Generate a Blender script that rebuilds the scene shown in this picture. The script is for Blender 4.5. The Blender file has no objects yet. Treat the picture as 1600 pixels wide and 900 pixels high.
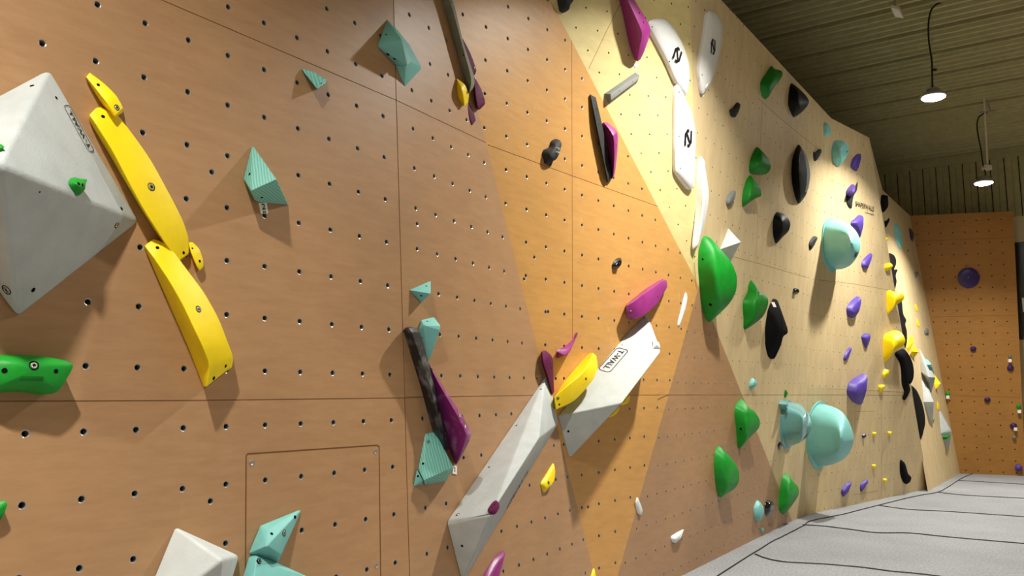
import bpy, bmesh, math, random
from mathutils import Vector, Matrix
from mathutils.geometry import delaunay_2d_cdt
from mathutils.bvhtree import BVHTree
random.seed(7)
C = bpy.context.scene.collection
sc = bpy.context.scene

# ------------------------------------------------------------------ camera
FPX, CX, CY, CAMZ = 1280.0, 800.0, 450.0, 1.68
PITCH = math.radians(7.35)
CAM = Vector((0, 0, CAMZ))
FW = Vector((0, math.cos(PITCH), math.sin(PITCH)))
UP = Vector((0, -math.sin(PITCH), math.cos(PITCH)))
RT = Vector((1, 0, 0))

def ray(x, y):
    return (FW + RT*((x-CX)/FPX) + UP*((CY-y)/FPX)).normalized()

def proj(p):
    d = p - CAM
    z = d.dot(FW)
    return (CX + FPX*d.dot(RT)/z, CY - FPX*d.dot(UP)/z)

cam_d = bpy.data.cameras.new('camera')
cam_d.sensor_width = 36.0
cam_d.lens = 36.0*FPX/1600.0
cam_d.clip_end = 200
cam_o = bpy.data.objects.new('camera', cam_d)
C.objects.link(cam_o)
cam_o.location = CAM
cam_o.rotation_euler = (math.pi/2 + PITCH, 0, 0)
sc.camera = cam_o

def hdir(vpx):
    """horizontal world direction whose vanishing point sits at image column vpx"""
    d = ray(vpx, CY + FPX*math.tan(PITCH))
    d.z = 0
    return d.normalized()

class Plane:
    def __init__(s, p, n):
        s.p = Vector(p); s.n = Vector(n).normalized()
        if (CAM - s.p).dot(s.n) < 0: s.n = -s.n
    def hit(s, x, y, h=0.0):
        d = ray(x, y)
        t = (s.p + s.n*h - CAM).dot(s.n)/d.dot(s.n)
        return CAM + d*t
    def pxm(s, x, y):
        """picture widths covered by one metre along the normal, near a point"""
        p = s.hit(x, y)
        a = proj(p); b = proj(p + s.n*0.05)
        return (b[0]-a[0])/0.05, (b[1]-a[1])/0.05

def through(P, Q, d):
    return Plane(P, (Q-P).cross(d))

def at_z(P, Q, z):
    return P + (Q-P)*((z-P.z)/(Q.z-P.z))

# ------------------------------------------------------------------ colours and materials
def lin(c):
    out = []
    for v in c:
        v /= 255.0
        out.append(v/12.92 if v <= 0.04045 else ((v+0.055)/1.055)**2.4)
    return (*out, 1)

class NT:
    def __init__(s, name):
        s.m = bpy.data.materials.new(name); s.m.use_nodes = True
        s.t = s.m.node_tree; s.b = s.t.nodes['Principled BSDF']
    def n(s, kind, **kw):
        q = s.t.nodes.new(kind)
        for k, v in kw.items():
            if k in q.inputs: q.inputs[k].default_value = v
            else: setattr(q, k, v)
        return q
    def l(s, a, b): s.t.links.new(a, b)

def coords(k, scale=(1, 1, 1), rot=(0, 0, 0)):
    g = k.n('ShaderNodeNewGeometry')
    mp = k.n('ShaderNodeMapping')
    mp.inputs['Scale'].default_value = scale
    mp.inputs['Rotation'].default_value = rot
    k.l(g.outputs['Position'], mp.inputs['Vector'])
    return mp.outputs['Vector']

def ramp_mix(k, fac, c0, c1, p0=0.3, p1=0.7):
    r = k.n('ShaderNodeValToRGB')
    r.color_ramp.elements[0].color = c0; r.color_ramp.elements[0].position = p0
    r.color_ramp.elements[1].color = c1; r.color_ramp.elements[1].position = p1
    k.l(fac, r.inputs['Fac'])
    return r.outputs['Color']

def bump(k, height, strength, dist):
    b = k.n('ShaderNodeBump')
    b.inputs['Strength'].default_value = strength
    b.inputs['Distance'].default_value = dist
    k.l(height, b.inputs['Height'])
    k.l(b.outputs['Normal'], k.b.inputs['Normal'])

def ply_mat(name, c0, c1, rough, chalk, chalk_c, rot, streak=(6, 6, 60), spec=0.3, chalk_lo=0.66):
    k = NT(name)
    v = coords(k, streak, (0, 0, rot))
    n1 = k.n('ShaderNodeTexNoise'); n1.inputs['Scale'].default_value = 1.0
    n1.inputs['Detail'].default_value = 6; n1.inputs['Roughness'].default_value = 0.65
    k.l(v, n1.inputs['Vector'])
    col = ramp_mix(k, n1.outputs['Fac'], lin(c0), lin(c1), 0.25, 0.75)
    # broad tone changes of the sheet
    n2 = k.n('ShaderNodeTexNoise'); n2.inputs['Scale'].default_value = 0.9; n2.inputs['Detail'].default_value = 3
    k.l(coords(k), n2.inputs['Vector'])
    mx = k.n('ShaderNodeMix', data_type='RGBA', blend_type='MULTIPLY')
    mx.inputs[0].default_value = 1.0
    k.l(col, mx.inputs[6])
    k.l(ramp_mix(k, n2.outputs['Fac'], (0.88, 0.88, 0.88, 1), (1.06, 1.04, 1.0, 1), 0.3, 0.7), mx.inputs[7])
    out = mx.outputs[2]
    # chalk smears and scuffs
    n3 = k.n('ShaderNodeTexNoise'); n3.inputs['Scale'].default_value = 1.0
    n3.inputs['Detail'].default_value = 5; n3.inputs['Roughness'].default_value = 0.7
    k.l(coords(k, (7, 7, 2.6)), n3.inputs['Vector'])
    cr = k.n('ShaderNodeMapRange')
    cr.inputs['From Min'].default_value = chalk_lo; cr.inputs['From Max'].default_value = chalk_lo+0.14
    cr.inputs['To Max'].default_value = chalk
    k.l(n3.outputs['Fac'], cr.inputs['Value'])
    m2 = k.n('ShaderNodeMix', data_type='RGBA')
    k.l(cr.outputs['Result'], m2.inputs[0]); k.l(out, m2.inputs[6]); m2.inputs[7].default_value = lin(chalk_c)
    k.l(m2.outputs[2], k.b.inputs['Base Color'])
    k.b.inputs['Roughness'].default_value = rough
    k.b.inputs['Specular IOR Level'].default_value = spec
    n4 = k.n('ShaderNodeTexNoise'); n4.inputs['Scale'].default_value = 260; n4.inputs['Detail'].default_value = 2
    k.l(coords(k), n4.inputs['Vector'])
    bump(k, n4.outputs['Fac'], 0.12, 0.002)
    return k.m

def plain(name, c, rough=0.5, spec=0.5, metal=0.0, bscale=0, bstr=0, var=0.0, coat=0.0):
    k = NT(name)
    k.b.inputs['Base Color'].default_value = lin(c)
    k.b.inputs['Roughness'].default_value = rough
    k.b.inputs['Specular IOR Level'].default_value = spec
    k.b.inputs['Metallic'].default_value = metal
    k.b.inputs['Coat Weight'].default_value = coat
    k.b.inputs['Coat Roughness'].default_value = 0.08
    if var:
        n = k.n('ShaderNodeTexNoise'); n.inputs['Scale'].default_value = 9; n.inputs['Detail'].default_value = 6
        k.l(coords(k), n.inputs['Vector'])
        a = [max(0, v*(1-var)) for v in c]; b = [min(255, v*(1+var*0.6)) for v in c]
        k.l(ramp_mix(k, n.outputs['Fac'], lin(a), lin(b), 0.3, 0.7), k.b.inputs['Base Color'])
    if bstr:
        n = k.n('ShaderNodeTexNoise'); n.inputs['Scale'].default_value = bscale; n.inputs['Detail'].default_value = 3
        k.l(coords(k), n.inputs['Vector'])
        bump(k, n.outputs['Fac'], bstr, 0.004)
    return k.m

def emit(name, c, s):
    k = NT(name)
    k.b.inputs['Base Color'].default_value = (0.8, 0.8, 0.8, 1)
    k.b.inputs['Emission Color'].default_value = c
    k.b.inputs['Emission Strength'].default_value = s
    return k.m

M = {}
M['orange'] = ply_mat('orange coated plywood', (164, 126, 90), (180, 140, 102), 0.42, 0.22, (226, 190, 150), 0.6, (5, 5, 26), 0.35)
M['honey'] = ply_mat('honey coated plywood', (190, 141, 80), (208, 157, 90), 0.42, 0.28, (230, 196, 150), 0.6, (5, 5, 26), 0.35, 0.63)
M['pale'] = ply_mat('pale birch plywood', (202, 178, 136), (222, 200, 156), 0.55, 0.16, (236, 226, 200), 0.5, (9, 9, 3), 0.3)
M['pale2'] = ply_mat('pale birch plywood cross grain', (208, 190, 134), (228, 210, 150), 0.55, 0.12, (240, 232, 204), 0.5, (4, 4, 14), 0.3)
M['back'] = ply_mat('amber coated plywood', (152, 106, 50), (168, 120, 60), 0.5, 0.1, (220, 180, 120), 0.3, (5, 5, 20), 0.3)
M['seam'] = plain('dark panel joint', (112, 76, 46), 0.9, 0.1)
M['seam_pale'] = plain('pale panel joint', (150, 124, 84), 0.9, 0.1)
M['zinc'] = plain('zinc insert', (178, 176, 172), 0.35, 0.5, 0.85)
M['hole'] = plain('hole darkness', (14, 12, 12), 0.9, 0.1)
M['grey'] = plain('light grey textured coating', (182, 187, 186), 0.75, 0.3, 0, 120, 0.35, 0.04)
M['white_vol'] = plain('off white textured coating', (200, 205, 204), 0.75, 0.3, 0, 120, 0.3, 0.03)
M['yellow'] = plain('yellow resin', (252, 218, 2), 0.5, 0.4, 0, 90, 0.15, 0.03)
M['green'] = plain('green resin', (12, 146, 38), 0.5, 0.4, 0, 90, 0.15, 0.08)
M['green_far'] = plain('deep green resin', (6, 120, 22), 0.5, 0.35, 0, 60, 0.12, 0.08)
M['purple'] = plain('magenta resin', (146, 44, 120), 0.38, 0.5, 0, 70, 0.15, 0.08)
M['plum'] = plain('plum resin', (100, 26, 72), 0.65, 0.2, 0, 70, 0.1, 0.06)
M['violet'] = plain('violet resin', (86, 64, 158), 0.5, 0.4, 0, 60, 0.12, 0.06)
M['indigo'] = plain('indigo resin', (44, 18, 92), 0.35, 0.5, 0, 60, 0.05, 0.05)
M['black'] = plain('black resin', (11, 11, 12), 0.8, 0.12, 0, 80, 0.15, 0.2)
M['gloss'] = plain('glossy black plastic', (10, 10, 13), 0.14, 0.6, 0, 0, 0, 0, 0.5)
M['satin'] = plain('satin black plastic', (7, 7, 9), 0.5, 0.15)
M['charcoal'] = plain('charcoal rubbery resin', (42, 42, 42), 0.7, 0.3, 0, 80, 0.3, 0.15)
M['board'] = plain('glossy white plastic', (226, 226, 224), 0.22, 0.5, 0, 0, 0, 0.01, 0.4)
M['dome'] = plain('pale turquoise resin', (128, 196, 192), 0.45, 0.4, 0, 50, 0.08, 0.03)
M['dome_shiny'] = plain('shiny turquoise plastic', (110, 170, 172), 0.16, 0.5, 0, 0, 0, 0.02, 0.5)
M['slate'] = plain('slate grey resin', (120, 122, 118), 0.6, 0.3, 0, 60, 0.15, 0.05)
M['bar_grey'] = plain('worn grey resin', (122, 122, 104), 0.6, 0.3, 0, 60, 0.2, 0.08)
M['steel'] = plain('steel bolt', (190, 190, 186), 0.25, 0.5, 0.95)
M['card'] = plain('white card', (238, 236, 228), 0.7, 0.3)
M['ink'] = plain('black ink', (16, 16, 18), 0.6, 0.3)
M['olive'] = plain('olive painted steel sheet', (164, 156, 112), 0.55, 0.35, 0, 0, 0, 0.05)
M['olive_dark'] = plain('shadow gap between sheets', (46, 42, 30), 0.8, 0.2)
M['cream'] = plain('cream wall panel', (206, 186, 142), 0.7, 0.3)
M['dark_void'] = plain('dark doorway fill', (12, 14, 14), 0.3, 0.5)
M['lampmetal'] = plain('grey lamp housing', (150, 148, 140), 0.4, 0.5, 0.4)
M['cable'] = plain('black cable', (28, 27, 24), 0.6, 0.3)
M['lamp_on'] = emit('lit lamp diffuser', (1.0, 0.98, 0.9, 1), 60)
M['lightbox'] = plain('white plastic housing', (214, 206, 190), 0.45, 0.4)

def teal_mat():
    k = NT('grooved teal resin')
    w = k.n('ShaderNodeTexWave', wave_type='BANDS', bands_direction='DIAGONAL')
    w.inputs['Scale'].default_value = 34; w.inputs['Distortion'].default_value = 2.2; w.inputs['Detail'].default_value = 3
    k.l(coords(k, (1, 1, 0.5), (0, 0, 0.9)), w.inputs['Vector'])
    k.l(ramp_mix(k, w.outputs['Fac'], lin((104, 172, 160)), lin((132, 200, 188)), 0.1, 0.8), k.b.inputs['Base Color'])
    k.b.inputs['Roughness'].default_value = 0.55
    bump(k, w.outputs['Fac'], 0.25, 0.003)
    return k.m
M['teal_groove'] = teal_mat()
M['teal'] = plain('teal resin', (122, 190, 184), 0.5, 0.4, 0, 70, 0.12, 0.03)

def chalked(name, base, amt):
    k = NT(name)
    n = k.n('ShaderNodeTexNoise'); n.inputs['Scale'].default_value = 11; n.inputs['Detail'].default_value = 5
    k.l(coords(k), n.inputs['Vector'])
    k.l(ramp_mix(k, n.outputs['Fac'], lin(base), lin(amt), 0.52, 0.74), k.b.inputs['Base Color'])
    k.b.inputs['Roughness'].default_value = 0.5
    return k.m
M['black_chalk'] = chalked('chalk smeared black resin', (24, 24, 26), (120, 120, 122))
M['purple_chalk'] = chalked('chalk smeared magenta resin', (128, 34, 104), (186, 130, 170))

def carpet():
    k = NT('heather grey carpet')
    n = k.n('ShaderNodeTexNoise'); n.inputs['Scale'].default_value = 42; n.inputs['Detail'].default_value = 8
    n.inputs['Roughness'].default_value = 0.8
    k.l(coords(k, (1, 1, 1)), n.inputs['Vector'])
    a = ramp_mix(k, n.outputs['Fac'], lin((108, 109, 112)), lin((178, 179, 182)), 0.32, 0.68)
    n2 = k.n('ShaderNodeTexNoise'); n2.inputs['Scale'].default_value = 1.3; n2.inputs['Detail'].default_value = 4
    k.l(coords(k), n2.inputs['Vector'])
    mx = k.n('ShaderNodeMix', data_type='RGBA', blend_type='MULTIPLY'); mx.inputs[0].default_value = 1
    k.l(a, mx.inputs[6]); k.l(ramp_mix(k, n2.outputs['Fac'], (0.86, 0.86, 0.86, 1), (1, 1, 1, 1), 0.3, 0.65), mx.inputs[7])
    k.l(mx.outputs[2], k.b.inputs['Base Color'])
    k.b.inputs['Roughness'].default_value = 0.95
    k.b.inputs['Specular IOR Level'].default_value = 0.1
    bump(k, n.outputs['Fac'], 0.5, 0.01)
    return k.m
M['carpet'] = carpet()

# ------------------------------------------------------------------ object helpers
def link(name, me, mats, parent=None, origin=None):
    o = bpy.data.objects.new(name, me)
    C.objects.link(o)
    for m in (mats if isinstance(mats, (list, tuple)) else [mats]):
        me.materials.append(M[m] if isinstance(m, str) else m)
    if parent is not None:
        o.parent = parent
        me.transform(Matrix.Translation(-origin_of(parent)))
    elif origin is not None:
        me.transform(Matrix.Translation(-Vector(origin)))
        o.location = origin
    return o

def origin_of(o):
    p = Vector(o.location)
    while o.parent is not None:
        o = o.parent; p += Vector(o.location)
    return p

def finish(bm, name, smooth_deg=38, bevel=0.0, seg=2):
    bmesh.ops.recalc_face_normals(bm, faces=bm.faces)
    if bevel > 0:
        es = [e for e in bm.edges if len(e.link_faces) == 2 and e.calc_face_angle(0) > math.radians(14)]
        try:
            bmesh.ops.bevel(bm, geom=es, offset=bevel, segments=seg, profile=0.5, affect='EDGES', clamp_overlap=True)
        except Exception as ex:
            print('bevel', name, ex)
    for f in bm.faces: f.smooth = True
    for e in bm.edges:
        if len(e.link_faces) == 2:
            e.smooth = e.calc_face_angle(0) < math.radians(smooth_deg)
    me = bpy.data.meshes.new(name)
    bm.to_mesh(me); bm.free()
    return me

def empty(name, loc=(0, 0, 0), parent=None):
    o = bpy.data.objects.new(name, None); C.objects.link(o); o.location = loc
    o.empty_display_size = 0.2
    if parent: o.parent = parent
    return o

def tube(bm, pts, r, n=8, mat=0):
    rings = []
    for i, p in enumerate(pts):
        a = pts[max(0, i-1)]; b = pts[min(len(pts)-1, i+1)]
        t = (b-a).normalized()
        u = t.orthogonal().normalized() if i == 0 else (u - t*u.dot(t)).normalized()
        v = t.cross(u)
        rings.append([bm.verts.new(p + (u*math.cos(2*math.pi*k/n) + v*math.sin(2*math.pi*k/n))*r) for k in range(n)])
    for a, b in zip(rings, rings[1:]):
        for k in range(n):
            f = bm.faces.new((a[k], a[(k+1) % n], b[(k+1) % n], b[k])); f.material_index = mat
    bm.faces.new(rings[0][::-1]).material_index = mat
    bm.faces.new(rings[-1]).material_index = mat

def lathe(bm, c, ax, prof, n=28, mat=0):
    """prof: (radius, distance along ax)"""
    u = ax.orthogonal().normalized(); v = ax.cross(u)
    rings = []
    for r, t in prof:
        rings.append([bm.verts.new(c + ax*t + (u*math.cos(2*math.pi*k/n) + v*math.sin(2*math.pi*k/n))*max(r, 1e-4)) for k in range(n)])
    for a, b in zip(rings, rings[1:]):
        for k in range(n):
            bm.faces.new((a[k], a[(k+1) % n], b[(k+1) % n], b[k])).material_index = mat
    bm.faces.new(rings[0][::-1]).material_index = mat
    bm.faces.new(rings[-1]).material_index = mat

def box(bm, c, e1, e2, e3, mat=0):
    vs = [bm.verts.new(c + e1*a + e2*b + e3*d) for a in (-.5, .5) for b in (-.5, .5) for d in (-.5, .5)]
    for q in ((0, 1, 3, 2), (4, 6, 7, 5), (0, 4, 5, 1), (2, 3, 7, 6), (0, 2, 6, 4), (1, 5, 7, 3)):
        bm.faces.new([vs[i] for i in q]).material_index = mat

# ------------------------------------------------------------------ the wall planes
dA, dB, dC, dD, dF2, dF3, dG = [hdir(v) for v in (1710, 1509, 1809, 1636, 1690, 2150, 1725)]
nA_h = Vector((dA.y, -dA.x, 0))
if nA_h.x < 0: nA_h = -nA_h
# A stands 3.03 m off the camera and leans back a little
A = Plane(-nA_h*3.03 + Vector((0, 0, CAMZ)), nA_h + Vector((0, 0, math.tan(math.radians(3.6)))))
AB = (A.hit(640, 900), A.hit(619.2, 157))
B = through(AB[0], AB[1], dB)
BC = (B.hit(929, 900), B.hit(747, 175))
Cp = through(BC[0], BC[1], dC)
CD = (Cp.hit(966, 897), Cp.hit(1092, 447))
APEX = CD[1]
D = through(CD[0], CD[1], dD)
CE = (APEX, Cp.hit(860, 0))
DF = (APEX, D.hit(1239, 817))
F2 = through(DF[0], DF[1], dF2)
EF_top = F2.hit(1078, 0)
E = Plane(APEX, (CE[1]-APEX).cross(EF_top-APEX))
FFQ = F2.hit(1262, 605)
FF_T = F2.hit(1299, 185)
FF_B = F2.hit(1257, 812)
F3u = through(FF_T, FFQ, dF3)
F3l = through(FFQ, FF_B, dF3)
FLOOR = Plane((0, 0, 0), (0, 0, 1))
dK = hdir(-2400)
P0 = FLOOR.hit(1500, 740)
nK_h = Vector((dK.y, -dK.x, 0))
if (CAM-P0).dot(nK_h) < 0: nK_h = -nK_h
K = Plane(P0, nK_h - Vector((0, 0, math.tan(math.radians(2.4)))))
GK_T = K.hit(1422, 337)
PG = FLOOR.hit(1451, 767)
G = Plane(P0, (GK_T-P0).cross(PG-P0))
if __name__ == '__main__' and False: pass
# ------------------------------------------------------------------ building the walls
def structure(name, loc=(0, 0, 0)):
    o = empty(name, loc); o['kind'] = 'structure'; return o

def holes_grid(pl, p1, p2, n, p3, m, i0, i1, j0, j1, square=False):
    a = pl.hit(*p1)
    u = (pl.hit(*p2)-a)/n; v = (pl.hit(*p3)-a)/m
    return [a + u*i + v*j for i in range(i0, i1) for j in range(j0, j1)]

def point_in(poly, p):
    c = False; n = len(poly)
    for i in range(n):
        a, b = poly[i], poly[(i+1) % n]
        if (a.y > p.y) != (b.y > p.y) and p.x < (b.x-a.x)*(p.y-a.y)/(b.y-a.y)+a.x: c = not c
    return c

def edge_dist(poly, p):
    best = 9
    for i in range(len(poly)):
        a, b = poly[i], poly[(i+1) % len(poly)]
        ab = b-a; t = max(0, min(1, (p-a).dot(ab)/max(ab.length_squared, 1e-9)))
        best = min(best, (p-(a+ab*t)).length)
    return best

def facet(parent, pl, poly3, mat, holes=(), r=0.0095, ns=10, depth=0.022, name='plywood_panel', maxdist=99, extra=(), lined=True):
    """a plywood sheet with real drilled holes, each lined with a metal insert"""
    o = Vector(poly3[0]); n = pl.n
    e1 = Vector((n.y, -n.x, 0)).normalized(); e2 = n.cross(e1).normalized()
    def to2(p): d = p-o; return Vector((d.dot(e1), d.dot(e2)))
    def to3(q, h=0.0): return o + e1*q.x + e2*q.y + n*h
    poly = [to2(p) for p in poly3]
    verts = list(poly); edges = [(i, (i+1) % len(poly)) for i in range(len(poly))]
    hs = []
    for p in list(holes) + list(extra):
        q = to2(p)
        if not point_in(poly, q) or edge_dist(poly, q) < r*1.8: continue
        if any((q-h).length < 3*r for h in hs[-60:]): continue
        if (p-CAM).length > maxdist: continue
        hs.append(q)
    rr = r*1.28
    for q in hs:
        b = len(verts)
        for k in range(ns):
            a = 2*math.pi*k/ns
            verts.append(q + Vector((math.cos(a), math.sin(a)))*rr)
            edges.append((b+k, b+(k+1) % ns))
    vo, eo, fo, *_ = delaunay_2d_cdt(verts, edges, [], 1, 1e-6)
    bm = bmesh.new()
    bv = [bm.verts.new(to3(v)) for v in vo]
    import collections
    cell = collections.defaultdict(list)
    for q in hs: cell[(int(math.floor(q.x/.5)), int(math.floor(q.y/.5)))].append(q)
    for f in fo:
        c = sum((vo[i] for i in f), Vector((0, 0)))/len(f)
        cx, cy = int(math.floor(c.x/.5)), int(math.floor(c.y/.5))
        inside = any((c-q).length < rr*0.98 for dx in (-1, 0, 1) for dy in (-1, 0, 1) for q in cell.get((cx+dx, cy+dy), ()))
        if inside: continue
        try:
            nf = bm.faces.new([bv[i] for i in f]); nf.material_index = 0
        except ValueError: pass
    # sheet lies facing the camera side
    for q in hs:
        ang = [2*math.pi*k/ns for k in range(ns)]
        def ring(rad, h): return [bm.verts.new(to3(q + Vector((math.cos(a), math.sin(a)))*rad, h)) for a in ang]
        a_, b_, c_, d_ = ring(rr, 0.0), ring(r, -0.0015), ring(r*0.92, -depth), ring(r*0.9, -depth)
        for k in range(ns):
            k2 = (k+1) % ns
            bm.faces.new((a_[k], a_[k2], b_[k2], b_[k])).material_index = 1 if lined else 0
            bm.faces.new((b_[k], b_[k2], c_[k2], c_[k])).material_index = 1 if lined else 2
        bm.faces.new(d_).material_index = 2
    bm.normal_update()
    for f in bm.faces:
        if f.material_index == 0 and f.normal.dot(n) < 0: f.normal_flip()
    me = bpy.data.meshes.new(name); bm.to_mesh(me); bm.free()
    ob = link(name, me, [mat, 'zinc', 'hole'], parent)
    return ob

def seam(bm, pl, pts, w=0.004, h=0.0008):
    """narrow joint between sheets, following picture points on the plane"""
    P = [pl.hit(x, y) for x, y in pts]
    for a, b in zip(P, P[1:]):
        t = (b-a).normalized(); s = t.cross(pl.n)*w*0.5
        q = [a-s, a+s, b+s, b-s]
        top = [bm.verts.new(p + pl.n*h) for p in q]
        bot = [bm.verts.new(p - pl.n*0.002) for p in q]
        bm.faces.new(top)
        for k in range(4): bm.faces.new((top[k], top[(k+1) % 4], bot[(k+1) % 4], bot[k]))

def seams(parent, specs, mat='seam', w=0.004, name='panel_joint'):
    bm = bmesh.new()
    for pl, pts in specs: seam(bm, pl, pts, w)
    bmesh.ops.recalc_face_normals(bm, faces=bm.faces)
    me = bpy.data.meshes.new(name); bm.to_mesh(me); bm.free()
    return link(name, me, mat, parent)

def Z(line, z): return at_z(line[0], line[1], z)
ZB, ZT = -0.25, 5.62

wl = structure('wall_left')
aT, aB = Z(AB, ZT), Z(AB, ZB)
polyA = [aB, aT, aT - dA*7.0, aB - dA*7.0]
gA = holes_grid(A, (413.5, 337), (604, 378), 4, (414.5, 664), 4, -30, 8, -12, 16)
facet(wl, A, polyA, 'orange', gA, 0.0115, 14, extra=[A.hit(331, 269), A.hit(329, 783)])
polyB = [aB, Z(BC, ZB), Z(BC, ZT), aT]
gB = holes_grid(B, (683, 397), (788, 424), 4, (690, 587), 3, -8, 20, -14, 16)
facet(wl, B, polyB, 'orange', gB, 0.0118, 12, extra=[B.hit(652, 350)])
ceT = Z(CE, ZT)
polyC = [Z(BC, ZB), Z(CD, ZB), APEX, ceT, Z(BC, ZT)]
gC = holes_grid(Cp, (882.5, 296), (1024, 343.5), 6, (881.5, 591.5), 6, -14, 20, -14, 18)
gC = gC + [Cp.hit(x, y) for x, y in ((817, 586), (828.5, 586.5), (819, 436), (856.5, 487), (835, 402), (868.5, 591.5), (829, 586.5), (919, 792))]
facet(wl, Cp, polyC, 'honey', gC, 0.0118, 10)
polyD = [Z(CD, ZB), Z(DF, ZB), APEX]
gD = holes_grid(D, (1083, 638), (1127, 635.8), 4, (1078, 838), 5, -20, 22, -12, 14)
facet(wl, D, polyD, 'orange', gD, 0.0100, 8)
seams(wl, [
    (A, [(-900, 634), (0, 627), (320, 625.4), (636, 621.5)]),
    (A, [(-300, -235), (0, -108), (253, 0), (620, 157)]),
    (B, [(636, 620.7), (870, 617)]),
    (B, [(620, 157), (762, 224)]),
    (Cp, [(762, 226), (895, 275), (1035, 325)]),
    (Cp, [(893, -60), (894, 275), (894.5, 530)]),
    (Cp, [(870, 618), (1030, 617)]),
    (D, [(1030, 617), (1159, 617)]),
], 'seam', 0.0035)
# joints along the folds
def fold(parent, a, b, n, mat, w=0.005, name='fold_joint'):
    bm = bmesh.new(); tube(bm, [a, (a+b)/2, b], w*0.5, 6)
    me = bpy.data.meshes.new(name); bm.to_mesh(me); bm.free()
    return link(name, me, mat, parent)
fold(wl, aB, aT, A.n, 'seam', 0.004)

# access hatch low in the orange wall
def hatch():
    cs = [(384.5, 712), (387, 709), (589, 695.5), (592.3, 698), (595.5, 960), (383, 975), (384.5, 712)]
    bm = bmesh.new()
    for a, b in zip(cs, cs[1:]): seam(bm, A, [a, b], 0.0055, 0.001)
    bmesh.ops.recalc_face_normals(bm, faces=bm.faces)
    me = bpy.data.meshes.new('access_hatch'); bm.to_mesh(me); bm.free()
    o = link('access_hatch', me, 'seam', wl)
    for x, y in ((393.5, 723.5), (586, 706), (588.5, 884)):
        c = A.hit(x, y)
        b2 = bmesh.new(); lathe(b2, c, A.n, [(0.0145, -0.002), (0.0145, 0.001), (0.010, 0.0025), (0.006, 0.001), (0.004, -0.001)], 18)
        link('hatch_screw', finish(b2, 'hatch_screw'), 'zinc', wl)
hatch()

wc = structure('wall_centre')
efT = Z((APEX, EF_top), ZT)
polyE = [APEX, efT, ceT]
gE = holes_grid(E, (968, 116), (1053, 123.5), 3, (1058, 295), 6, -12, 16, -16, 12)
facet(wc, E, polyE, 'pale2', gE, 0.0085, 8, lined=False)
ffT = FF_T
polyF2 = [Z(DF, ZB), Z((FFQ, FF_B), ZB), FFQ, ffT, efT, APEX]
gF2 = holes_grid(F2, (1166, 361.5), (1244, 397), 9, (1157, 530.5), 5, -14, 30, -12, 12)
facet(wc, F2, polyF2, 'pale', gF2, 0.0085, 7, lined=False)
RQ_T = F3u.hit(1358, 215)
# seam height point on the slanted free edge
RQ_M = F3u.hit(1425.5, 613)
RQ_B = F3l.hit(1451, 767)
polyF3u = [FFQ, ffT, RQ_T, RQ_M]
gF3u = holes_grid(F3u, (1281, 575.5), (1357.5, 580), 8, (1283.5, 493.5), -3, -4, 30, -16, 4)
facet(wc, F3u, polyF3u, 'pale', gF3u, 0.0085, 6, lined=False)
rb = at_z(RQ_M, RQ_B, ZB)
polyF3l = [FFQ, RQ_M, rb, Z((FFQ, FF_B), ZB)]
gF3l = holes_grid(F3l, (1300, 738.7), (1356, 730.6), 6, (1301.8, 630), -4, -8, 30, -6, 6)
facet(wc, F3l, polyF3l, 'pale', gF3l, 0.0085, 6, lined=False)
# solid back of the free edge, turning away towards the next wall
def ret_panel():
    """panel closing the step between the free edge and the far wall"""
    fr = [F3u.hit(1360.5, 230), F3u.hit(1374.9, 315), F3u.hit(1400, 463), RQ_M, rb]
    bk = [gl, G.hit(1374, 330), G.hit(1399, 480), G.hit(1424, 620), at_z(G.hit(1424, 620), G.hit(1449, 764), ZB)]
    bm = bmesh.new()
    f = [bm.verts.new(p) for p in fr]; b = [bm.verts.new(p) for p in bk]
    for i in range(4): bm.faces.new((f[i], f[i+1], b[i+1], b[i]))
    t0 = bm.verts.new(ffT + Vector((-0.4, 0.9, 0))); t1 = bm.verts.new(ffT); t2 = bm.verts.new(RQ_T)
    bm.faces.new((t1, t2, f[0], b[0], t0))
    bmesh.ops.recalc_face_normals(bm, faces=bm.faces)
    me = bpy.data.meshes.new('edge_panel'); bm.to_mesh(me); bm.free()
    link('edge_panel', me, 'pale', wc)
seams(wc, [
    (F2, [(1160, 617), (1261, 617)]),
    (F3l, [(1261, 617), (1340, 617), (1424, 618)]),
    (F2, [(1190.5, 160), (1184, 336), (1181, 400)]),
    (F2, [(1184, 153), (1218, 184), (1252, 212), (1285, 238)]),
    (F2, [(1130, 397), (1190, 413), (1262, 434)]),
    (F3u, [(1275, 437), (1330, 443), (1400, 455)]),
    (F2, [(1085, 410), (1104, 640)]),
    (F3l, [(1377, 617), (1377.5, 783)]),
    (F3l, [(1335.5, 643), (1367, 642.5)]), (F3l, [(1335.5, 643), (1336, 700)]),
    (F3l, [(1334, 773), (1372, 767)]),
    (E, [(972, 0), (946, 52), (920, 107)]),
], 'seam_pale', 0.005)
fold(wc, Z((FFQ, FF_B), ZB), FFQ, F2.n, 'pale', 0.004)

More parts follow.
